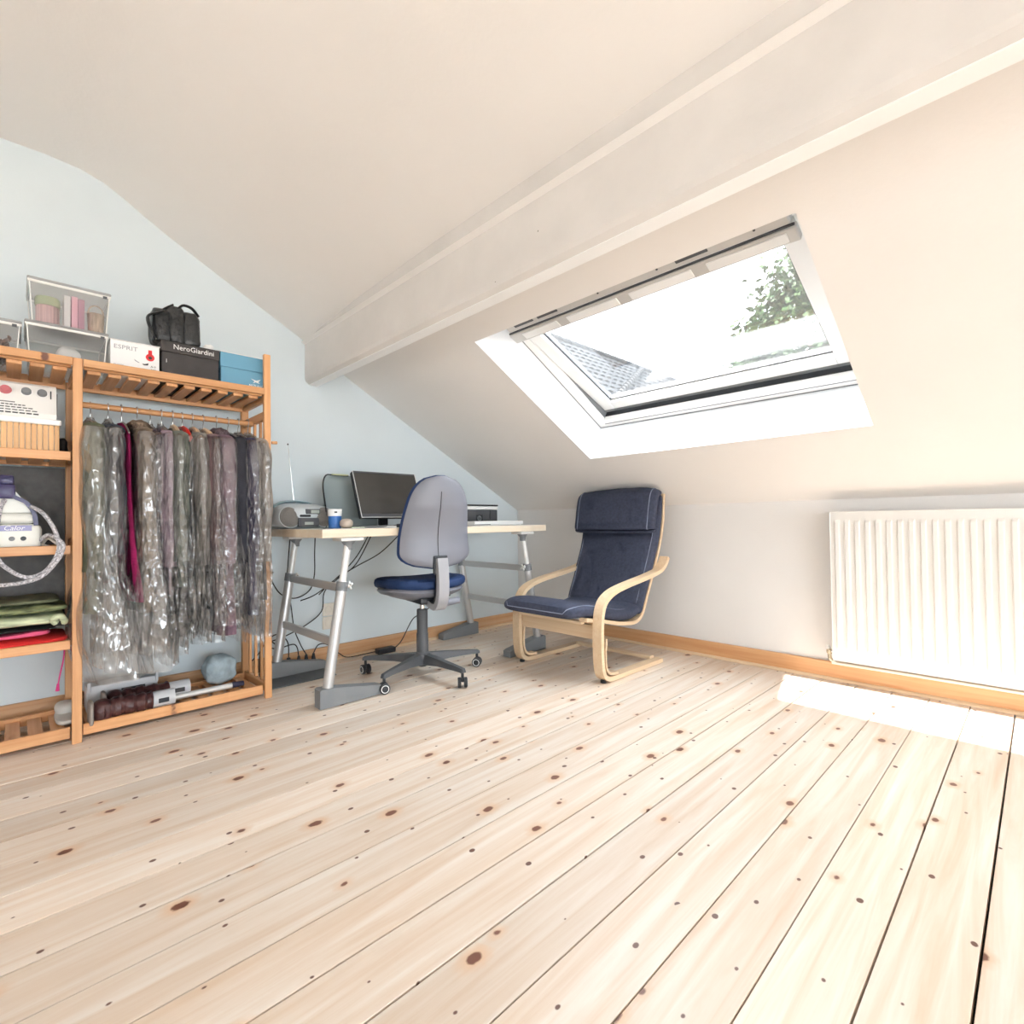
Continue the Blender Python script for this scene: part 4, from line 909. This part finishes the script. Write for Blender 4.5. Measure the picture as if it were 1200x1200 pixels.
b = MB(); b.tube(catmull([(-.03, -.145, .118), (-.03, -.10, .150), (-.03, -.02, .158), (-.03, .05, .150), (-.03, .08, .138)], 6), .016, 10, sx=1.8, sy=.5); b.build('handle', 'radio_teal', rad_, True)
b = MB(); b.tube([(-.06, -.01, .14), (-.062, -.045, .49)], lambda t: .0032 - .0015 * t, 8); b.build('aerial', 'chrome', rad_, True)
MB().lathe([(.004, 0), (.0045, .004), (.003, .009)], 8, Matrix.Translation((-.062, -.045, .489))).build('aerial_tip', 'black_plastic', rad_)

cup = thing('paper_cup', 'blue and white beaker standing between the radio and the monitor', 'cup', (.47, -1.905, DZ + .0005))
MB().lathe([(.030, 0), (.034, .003), (.036, .068), (.0365, .0685)], 24).build('lower_band', mat('cup_blue', (.04, .17, .50), .4), cup, True)
MB().lathe([(.0366, .0687), (.0385, .105), (.039, .107), (.0365, .105), (.034, .07)], 24).build('upper_band', 'white_gloss', cup, True)
MB().tube([(.0375 * math.cos(-.5 + a * .12), .0375 * math.sin(-.5 + a * .12), .090) for a in range(4)], .005, 6).build('printed_mark', 'dark_grey_plastic', cup)
place(MB().blob((.545, -1.875, DZ + .0005 + .027), (.042, .033, .027), (.95, .85), 24, 14), 'computer_mouse', mat('mouse_beige', (.55, .46, .38), .4), 'beige rounded computer mouse in front of the blue and white beaker', 'mouse')
place(MB().box((.40, -1.86, DZ + .0005), (.58, -1.73, DZ + .006), .001, 1), 'paper_sheet', mat('paper_green', (.62, .70, .55), .8), 'pale green paper pad lying beside the monitor foot', 'paper', smooth=False)
cs = thing('curved_panel', 'grey curved plastic sheet standing behind the monitor with a dark edge', 'panel', (.22, -1.80, DZ + .0005)); cso = Vector((.22, -1.80, DZ + .0005))
pth = catmull([(.31, -1.885, 0), (.25, -1.875, 0), (.21, -1.82, 0), (.19, -1.74, 0), (.19, -1.62, 0), (.22, -1.50, 0)], 6)
vs = []; fs = []
for k, p in enumerate(pth):
    tt = k / (len(pth) - 1); zt = .10 + .225 * math.sin(min(1, tt * 2.6) * PI / 2)
    for q in range(6): vs.append((p.x - .0, p.y, DZ + .001 + zt * q / 5))
for k in range(len(pth) - 1):
    for q in range(5): fs.append((k * 6 + q, (k + 1) * 6 + q, (k + 1) * 6 + q + 1, k * 6 + q + 1))
o = MB(cso).add(vs, fs).build('sheet', mat('sheet_grey', (.34, .40, .41), .35), cs, True); md = o.modifiers.new('thick', 'SOLIDIFY'); md.thickness = .003
edge = [Vector(vs[k * 6 + 5]) for k in range(len(pth))]
MB(cso).tube([Vector(vs[0])] + edge[:22], .0045, 8).build('edge_cable', 'wire_black', cs, True)
MB(cso).box((.195, -1.80, DZ + .325), (.225, -1.70, DZ + .332), .001, 1).build('paper_slip', mat('slip_yellow', (.72, .74, .42), .7), cs)

mo = thing('computer_monitor', 'dark flat monitor with silver lower bezel tilted back on the desk', 'monitor', (.42, -1.51, DZ + .0005)); 
TM = Matrix.Translation((.028, 0, .062)) @ Matrix.Rotation(math.radians(-22), 4, 'Y')
MB().box((-.035, -.222, 0), (0, .222, .305), .006, 2, TM).build('housing', 'black_plastic', mo)
MB().box((0.0002, -.222, .0), (.004, .222, .022), .0015, 1, TM).build('lower_bezel', 'dark_grey_plastic', mo)
fb = MB(); fb.box((0.0003, -.2225, -.004), (.005, .2225, .0005), .001, 1, TM); fb.box((0.0003, -.2225, 0), (.005, -.218, .305), .001, 1, TM); fb.box((0.0003, .218, 0), (.005, .2225, .305), .001, 1, TM); fb.build('trim_edge', 'light_silver', mo)
MB().box((0.0003, -.217, .294), (.004, .217, .304), .001, 1, TM).build('upper_bezel', 'dark_grey_plastic', mo)
MB().box((0.0002, -.212, .024), (.0015, .212, .292), 0, 1, TM).build('screen', 'screen_dark', mo)
lg = MB(); lg.lathe([(.007, 0), (.007, .001)], 18, TM @ Matrix.Translation((.0041, .06, .011)) @ Matrix.Rotation(PI / 2, 4, 'Y')); lo2 = lg.build('badge', 'white_gloss', mo)
MB().box((-.125, -.03, .012), (-.098, .03, .19), .006, 2).build('neck', 'black_plastic', mo)
MB().box((-.10, -.13, 0), (.10, .13, .012), .005, 2).build('foot', 'black_plastic', mo)
lt = lettering('hp', .010, 'dark_grey_plastic', mo, (.0, 0, 0), FACE_X); lt.matrix_local = TM @ Matrix.Translation((.0055, .06, .011)) @ Matrix.Rotation(PI / 2, 4, 'Z') @ Matrix.Rotation(PI / 2, 4, 'X')
place(MB().box((.535, -1.72, DZ + .0005), (.60, -1.56, DZ + .010), .002, 1, Matrix.Identity(4)), 'notepad', 'white_matte', 'small white notepad under the front of the monitor', 'notepad', smooth=False)
place(MB().tube(catmull([(.56, -1.80, DZ + .006), (.59, -1.76, DZ + .006), (.60, -1.70, DZ + .006), (.61, -1.66, DZ + .012)], 5), .005, 8), 'ballpoint_pen', 'mid_grey_plastic', 'grey pen lying in front of the monitor', 'pen')
kb = thing('keyboard', 'dark keyboard in front of the monitor, mostly hidden by the office chair', 'keyboard', (.63, -1.40, DZ + .0005))
MB().box((-.065, -.19, 0), (.065, .19, .014), .004, 2).build('case', 'black_plastic', kb)
kme = MB().box((-.0075, -.0075, 0), (.0075, .0075, .006), .002, 1).mesh('key')
for r_ in range(5):
    for k in range(18):
        o = link('key', kme, 'dark_grey_plastic', kb); o.location = (-.045 + r_ * .021, -.17 + k * .02, .0142)

wb_ = thing('flat_white_box', 'flat white document tray lying on the far end of the desk', 'tray', (.50, -.79, DZ + .0005))
MB().box((-.14, -.235, .004), (.14, .215, .030), .004, 2).build('case', 'white_gloss', wb_)
MB().box((.1402, -.235, .004), (.1415, -.10, .009)).build('slot', 'mid_grey_plastic', wb_)
MB().box((-.13, -.225, 0), (.13, .205, .0038), .0, 1).build('base', 'white_matte', wb_)
pr = thing('inkjet_printer', 'black printer with white lid strip at the far end of the desk', 'printer', (.19, -.765, DZ + .0005))
MB().box((-.145, -.215, 0), (.15, .215, .115), .006, 2).build('body', 'dark_grey_plastic', pr)
MB().box((-.148, -.218, .1155), (.153, .218, .142), .006, 2).build('lid', 'white_gloss', pr); MB().box((-.15, -.22, .1425), (.155, .22, .153), .004, 2).build('scanner_top', 'black_plastic', pr)
MB().box((.1502, .135, .045), (.152, .141, .112)).build('door_gap', 'black_plastic', pr)
MB().box((.1502, -.0, .025), (.1518, .065, .078), .001, 1).build('badge_plate', 'black_plastic', pr)
MB().lathe([(.020, 0), (.020, .0012)], 24, Matrix.Translation((.1519, .0325, .051)) @ Matrix.Rotation(PI / 2, 4, 'Y')).build('badge', 'mid_grey_plastic', pr)
lettering('hp', .030, 'black_plastic', pr, (.1535, .0325, .053), FACE_X, shear=.2)

# ------------------------------------------------------------------ electrics
so2 = thing('wall_socket', 'cream double wall socket low on the blue wall under the desk', 'socket', (0, -1.735, .20))
mat('socket_cream', (.76, .71, .62), .45)
for k, zc in enumerate((.04, .125)):
    f_ = MB().box((.0005, -.041, zc - .040), (.010, .041, zc + .041), .004, 2).build('plate', 'socket_cream', so2)
    MB().lathe([(.026, .0), (.026, .004), (.019, .0045), (.018, .001)], 20, Matrix.Translation((.0085, 0, zc)) @ Matrix.Rotation(PI / 2, 4, 'Y')).build('outlet_ring', 'socket_cream', f_)
MB().tube(catmull([(.02, .01, .04), (.03, .02, .02), (.028, .03, -.06), (.03, .04, -.17)], 5), .006, 8).build('white_lead', 'socket_cream', so2, True)
ps = thing('power_strip', 'white power strip full of black plugs on the floor under the desk', 'power strip', (.10, -1.98, .002))
MB().box((-.025, -.14, 0), (.025, .14, .042), .006, 2).build('case', 'white_gloss', ps)
for k, (y, s_) in enumerate(((-.105, 1.2), (-.045, 1.3), (.015, .9), (.060, .9), (.105, .9))):
    b = MB(); b.tube([(0, y, .0425), (0, y, .06), (0, y, .085)], lambda t: (.017 - .009 * t) * s_, 10); b.build('plug', 'rubber_black', ps, True)
def cable(pts, label, r=.0035, m='wire_black'):
    b = MB(); b.tube(catmull(pts, 8), r, 6); return place(b, 'power_cable', m, label, 'cable', 'cables under the desk')
cable([(.10, -2.085, .09), (.10, -2.09, .16), (.11, -2.13, .20), (.13, -2.19, .17), (.2, -2.22, .05), (.25, -2.21, .006)], 'black cable rising from the first plug and dropping by the rack end')
cable([(.10, -2.025, .09), (.10, -2.03, .18), (.10, -2.08, .235), (.10, -2.14, .215), (.09, -2.19, .14), (.10, -2.24, .10)], 'black cable looping in an arch from the second plug')
cable([(.10, -1.965, .088), (.10, -1.99, .16), (.09, -2.09, .15), (.09, -2.15, .19), (.08, -2.05, .21), (.06, -1.90, .26), (.05, -1.80, .33), (.05, -1.78, .45), (.08, -1.70, .53), (.16, -1.62, .62), (.24, -1.55, .81)], 'black cable crossing the wall socket up to the desk')
cable([(.10, -1.92, .088), (.09, -1.95, .15), (.07, -1.98, .25), (.07, -2.0, .40), (.07, -2.03, .55), (.1, -2.03, .60), (.12, -2.02, .81)], 'thin black cable hanging straight down behind the near trestle')
cable([(.10, -1.875, .088), (.09, -1.84, .13), (.08, -1.78, .12), (.07, -1.7, .05), (.07, -1.64, .012), (.08, -1.52, .012), (.10, -1.44, .02)], 'black cable running along the floor from the power strip to the adapter')
cable([(.06, -2.12, .58), (.06, -2.06, .47), (.06, -1.97, .43), (.06, -1.88, .47), (.06, -1.85, .56), (.09, -1.86, .70), (.10, -1.86, .81)], 'black cable sagging in a curve below the desk near the trestle')
cable([(.07, -2.10, .60), (.06, -2.17, .53), (.06, -2.19, .44), (.06, -2.165, .52), (.06, -2.13, .57), (.06, -2.19, .50), (.06, -2.175, .40)], 'bundle of black cable tied to the top of the near trestle', .005)
cable([(.40, -1.66, .81), (.36, -1.72, .68), (.28, -1.80, .56), (.20, -1.90, .46), (.12, -1.96, .42)], 'black cable slanting from the monitor down behind the near trestle')
cable([(.52, -1.52, .81), (.46, -1.62, .70), (.38, -1.74, .62), (.30, -1.84, .54), (.24, -1.90, .46)], 'black cable slanting down from the desk edge beside the office chair')
ad = thing('power_adapter', 'black laptop power brick on the floor behind the office chair', 'adapter', (.11, -1.385, .001))
MB().box((-.03, -.065, 0), (.03, .065, .034), .006, 2).build('case', 'black_plastic', ad)
cable([(.11, -1.32, .018), (.11, -1.26, .06), (.12, -1.18, .19), (.13, -1.12, .23), (.16, -1.02, .30), (.2, -.95, .5), (.22, -.92, .81)], 'black cable climbing from the power brick to the desk behind the office chair')
mt = thing('grey_floor_plate', 'flat dark grey plate on the floor between the rack and the desk leg', 'plate', (.26, -2.05, .0))
MB().box((-.09, -.19, .0005), (.10, .02, .006), .001, 1).build('slab', mat('slate_grey', (.13, .14, .15), .6), mt); MB().box((-.09, .022, .0005), (.10, .20, .006), .001, 1).build('slab', 'slate_grey', mt)

# ------------------------------------------------------------------ swivel chair
oc = thing('swivel_chair', 'blue office chair with grey shell back on five castors', 'office chair', (.722, -1.500, 0), math.radians(-10))   # local -x is forward
mat('chair_grey_shell', (.20, .205, .24), .42, bump=.05, bscale=200)
angs = [math.radians(a) for a in (301, 373, 445, 517, 589)]
hub = MB(); hub.lathe([(.020, .052), (.045, .066), (.048, .075), (.046, .125), (.036, .135)], 24); hub.build('hub', 'dark_grey_plastic', oc, True)
for a in angs:
    d = Vector((math.cos(a), math.sin(a), 0)); n_ = Vector((-d.y, d.x, 0))
    sec = [(.03, .030, .070, .128), (.16, .024, .082, .118), (.30, .019, .083, .106), (.352, .017, .080, .100), (.36, .012, .080, .094)]
    vs = []; fs = []
    for (rr, hw, zl, zh) in sec:
        vs += [d * rr - n_ * hw + Vector((0, 0, zl)), d * rr + n_ * hw + Vector((0, 0, zl)), d * rr + n_ * hw * .65 + Vector((0, 0, zh)), d * rr - n_ * hw * .65 + Vector((0, 0, zh))]
    for i in range(len(sec) - 1):
        for k in range(4): fs.append((i * 4 + k, i * 4 + (k + 1) % 4, i * 4 + 4 + (k + 1) % 4, i * 4 + 4 + k))
    fs += [(3, 2, 1, 0), tuple(len(vs) - 4 + k for k in range(4))]
    b = MB(); b.add(vs, fs); lg_ = b.build('base_leg', 'dark_grey_plastic', oc)
    ca = MB(); c_ = d * .345
    ca.tube([c_ + Vector((0, 0, .084)), c_ + Vector((0, 0, .03))], .008, 8); cs_ = ca.build('castor_stem', 'black_plastic', oc)
    ax = Vector((math.cos(a + .9), math.sin(a + .9), 0))
    for sg in (-1, 1):
        ww = MB(); ww.tube([c_ + ax * (sg * .008) + Vector((0, 0, .027)), c_ + ax * (sg * .010) + Vector((0, 0, .027)), c_ + ax * (sg * .023) + Vector((0, 0, .027)), c_ + ax * (sg * .026) + Vector((0, 0, .027))], lambda t: (.024, .027, .027, .022)[min(3, int(t * 3 + .5))], 20); wh = ww.build('castor_wheel', 'black_plastic', cs_, True)
        rg_ = MB(); q_ = ax.orthogonal(); 
        up_ = Vector((0, 0, 1)); sd = up_.cross(ax)
        rg_.tube([c_ + ax * (sg * .0255) + Vector((0, 0, .027)) + (sd * math.cos(k * PI / 10) + up_ * math.sin(k * PI / 10)) * .0185 for k in range(20)], .002, 5, closed=True); rg_.build('wheel_ring', 'white_gloss', cs_, True)
MB().lathe([(.034, .130), (.034, .24), (.031, .245), (.031, .375), (.028, .38)], 24).build('gas_column_cover', 'dark_grey_plastic', oc, True)
MB().tube([(0, 0, .375), (0, 0, .455)], .014, 16).build('gas_piston', 'chrome', oc, True)
MB().box((-.09, -.07, .425), (.14, .07, .462), .01, 2).build('seat_mechanism', 'black_plastic', oc, True)
# seat: padded top over a grey shell
def seatf(p):
    x, y, z = p; fwd = -x / .235
    zz = z + .018 * (y / .235) ** 2 - .035 * max(0, fwd - .35) ** 1.5 * 2 + .014 * max(0, -fwd)
    return Vector((x, y * (1 - .08 * max(0, -fwd)), zz))
MB().blob((-.02, 0, .526), (.235, .240, .041), (.55, .6), 40, 14, fn=seatf).build('seat_pad', 'seat_blue', oc, True)
MB().blob((-.02, 0, .482), (.224, .228, .056), (.6, .95), 40, 12, fn=lambda p: seatf(Vector((p.x * (1 - .5 * max(0, -p.z / .056) ** 2), p.y * (1 - .45 * max(0, -p.z / .056) ** 2), p.z)))).build('seat_shell', 'chair_grey_shell', oc, True)
# back: shell behind, upholstery in front
def outline(t):      # half width of the back at height t 0..1
    return .215 * (1 - .30 * max(0, t - .18) ** 1.2) * min(1, (max(0, 1 - ((t - .18) / .82) ** 6 if t > .18 else 1)) ** .42) * min(1, (1 - ((.18 - t) / .18) ** 2.2 if t < .18 else 1) ** .5 if t > 0 else 0)
def back_sheet(x_off, bulge, scale, m, name, smooth=True, thick=.02):
    nv, nu = 30, 20; vs = []; fs = []; z0, z1 = .625, 1.135
    for side in (0, 1):
        for j in range(nv + 1):
            t = .002 + .996 * j / nv; hw = outline(t) * scale; zc = z0 + (z1 - z0) * (.5 + (t - .5) * scale)
            for i in range(nu + 1):
                u = -1 + 2 * i / nu; y = hw * u
                cx = .235 - .020 * math.sin(PI * min(1, t * 1.5)) + .075 * max(0, t - .3) ** 1.3 - .030 * (u * u) * (hw / .2)
                e = max(0, 1 - u * u) ** .5 * min(1, 6 * min(t, 1 - t)) ** .5
                vs.append((cx + x_off + (thick * e if side else 0) + bulge * e * (1 if side else -1) * .5, y, zc))
    n1 = (nv + 1) * (nu + 1)
    for s_ in (0, 1):
        for j in range(nv):
            for i in range(nu):
                a = s_ * n1 + j * (nu + 1) + i; fs.append((a, a + 1, a + nu + 2, a + nu + 1))
    # stitch the rim
    rim = [j * (nu + 1) for j in range(nv + 1)] + [nv * (nu + 1) + i for i in range(nu + 1)] + [j * (nu + 1) + nu for j in range(nv, -1, -1)] + [i for i in range(nu, -1, -1)]
    for a, b_ in zip(rim, rim[1:]):
        if a != b_: fs.append((a, b_, b_ + n1, a + n1))
    return MB().add(vs, fs).build(name, m, oc, smooth)
back_sheet(.0, .010, .975, 'chair_grey_shell', 'back_shell', thick=.020)
back_sheet(-.026, .014, 1.0, 'seat_blue', 'back_pad', thick=.020)
def shell_x(t): return .235 - .020 * math.sin(PI * min(1, t * 1.5)) + .075 * max(0, t - .3) ** 1.3 + .025
sm = MB()
sm.tube([(shell_x(t) + .0012, -.012, .625 + .51 * t) for t in [.12 + .70 * k / 20 for k in range(21)]], .0022, 6); sm.build('back_seam', 'black_plastic', oc)
# J-shaped back bracket
jp = catmull([(.257, .0, .685), (.268, 0, .62), (.272, 0, .54), (.262, 0, .47), (.225, 0, .422), (.16, 0, .425), (.10, 0, .442)], 8)
MB().ribbon(jp, .060, .034, (0, 1, 0)).build('back_bracket', mat('bracket_grey', (.34, .34, .36), .45), oc, True)
MB().box((.235, -.042, .60), (.252, .042, .70), .006, 2).build('bracket_sleeve', 'black_plastic', oc)
MB().ribbon([p + Vector((-.028, 0, .012)) for p in jp[6:]], .052, .026, (0, 1, 0)).build('bracket_spine', 'black_plastic', oc, True)
MB().tube([(.21, .03, .437), (.215, .125, .445)], lambda t: .021 - .003 * t, 14).build('adjuster_knob', 'chair_grey_shell', oc, True)
MB().tube([(.02, .07, .447), (.02, .17, .447)], .006, 8).build('height_lever', 'black_plastic', oc, True)

# ------------------------------------------------------------------ bentwood armchair
AXL, AXR = .912, 1.588
ac = thing('bentwood_armchair', 'bent birch armchair with navy blue cushions and a head pillow', 'armchair', (1.25, -.62, 0)); ao = Vector((1.25, -.62, 0))
def A(): return MB(ao)
side = [(-.235, .640), (-.262, .600), (-.31, .568), (-.38, .549), (-.50, .530), (-.70, .503), (-.82, .478), (-.895, .440), (-.930, .385), (-.942, .31), (-.945, .20), (-.940, .10), (-.925, .048), (-.895, .024), (-.85, .016), (-.70, .014), (-.33, .014)]
for x in (AXL + .029, AXR - .029):
    A().ribbon(catmull([(x, y, z) for y, z in side], 5), .058, .024, (1, 0, 0)).build('arm_loop', 'birch_y', ac, False)
    A().ribbon(catmull([(x, y, z) for y, z in ((-.905, .24), (-.914, .15), (-.908, .085), (-.88, .05), (-.84, .040), (-.80, .038))], 5), .056, .012, (1, 0, 0)).build('inner_lamina', 'birch_y', ac, False)
    A().tube([(x, -.905, .0), (x, -.905, .014)], .016, 12).build('glide', 'rubber_black', ac)
A().bar((AXL + .058, -.918, .268), (AXR - .058, -.918, .268), .020, .078, .003, (0, 0, 1)).build('front_rail', 'birch_x', ac)
A().bar((AXL + .05, -.372, .030), (AXR - .05, -.372, .030), .045, .020, .003, (0, 0, 1)).build('rear_rail', 'birch_x', ac)
spine = [(-.170, 1.045), (-.178, .96), (-.188, .87), (-.215, .77), (-.262, .66), (-.33, .53), (-.395, .41), (-.440, .325), (-.485, .282), (-.56, .268), (-.70, .285), (-.85, .318), (-1.00, .345)]
for x in (AXL + .085, AXR - .085):
    A().ribbon(catmull([(x, y, z) for y, z in spine], 5), .052, .020, (1, 0, 0)).build('seat_back_strip', 'birch_y', ac, False)
for (y, z) in ((-.166, 1.0), (-.205, .78), (-.33, .51)): A().bar((AXL + .11, y + .018, z), (AXR - .11, y + .018, z), .012, .05, .003, (0, -.3, 1)).build('back_slat', 'birch_x', ac)
A().bar((AXL + .10, -.985, .325), (AXR - .10, -.985, .325), .03, .016, .003).build('seat_slat', 'birch_x', ac)
# cushions swept along the profile
def cushion(path, w0, w1, th, name, piping=True, round_end=.0, parent=ac, e=.28, xs0=0., xs1=0.):
    P = [Vector((0, y, z)) for y, z in path]; P = catmull(P, 6); n_ = len(P); nu = 40; vs = []; fs = []; pipes = [[], []]
    sp = lambda x, q: math.copysign(abs(x) ** q, x)
    for i, p in enumerate(P):
        t = i / (n_ - 1); xc = (AXL + AXR) / 2 + xs0 + (xs1 - xs0) * t; tg = (P[min(i + 1, n_ - 1)] - P[max(0, i - 1)]).normalized(); nn = Vector((0, -tg.z, tg.y)); 
        if nn.z < 0 or (abs(nn.z) < .3 and nn.y > 0): nn = -nn
        end = min(1, (1 - (2 * t - 1) ** 10)) ** .5
        hw = (w0 + (w1 - w0) * t) / 2 * (1 - round_end * max(0, (t - .72) / .28) ** 2.2) * (1 - .05 * (1 - end)); hh = th / 2 * max(.06, end)
        for k in range(nu):
            a = 2 * PI * k / nu; x = hw * sp(math.cos(a), e); o_ = hh * sp(math.sin(a), .75)
            wv = noise.noise(Vector((x * 7, p.y * 7, p.z * 7 + 5))) * .006
            vs.append(p + Vector((xc + x, 0, 0)) + nn * (o_ + (wv if o_ > 0 else 0) + (.008 * (1 - (x / hw) ** 2) if o_ > 0 else 0)))
        pipes[0].append(p + Vector((xc - hw * .67 ** e * 1.005, 0, 0)) + nn * hh * .81); pipes[1].append(p + Vector((xc + hw * .67 ** e * 1.005, 0, 0)) + nn * hh * .81)
    for i in range(n_ - 1):
        for k in range(nu): fs.append((i * nu + k, i * nu + (k + 1) % nu, (i + 1) * nu + (k + 1) % nu, (i + 1) * nu + k))
    fs.append(list(range(nu))[::-1]); fs.append([(n_ - 1) * nu + k for k in range(nu)])
    o = A().add(vs, fs).build(name, 'cushion_navy', ac, True)
    if piping: A().tube(pipes[0] + pipes[1][::-1], .0028, 6, closed=True).build('piping', 'piping_blue', o, True)
    return o
cushion([(-.205, 1.040), (-.220, .95), (-.232, .87), (-.258, .77), (-.305, .66), (-.370, .53), (-.428, .42), (-.470, .34), (-.490, .318)], .620, .565, .072, 'back_cushion', xs0=-.024)
cushion([(-.475, .345), (-.56, .318), (-.70, .330), (-.85, .362), (-.98, .385), (-1.10, .380)], .560, .590, .078, 'seat_cushion', round_end=.16, xs1=-.02)
cushion([(-.215, 1.052), (-.262, 1.040), (-.285, .97), (-.300, .89), (-.310, .83), (-.300, .80)], .640, .635, .075, 'head_pillow', e=.35, xs0=-.026, xs1=-.030)
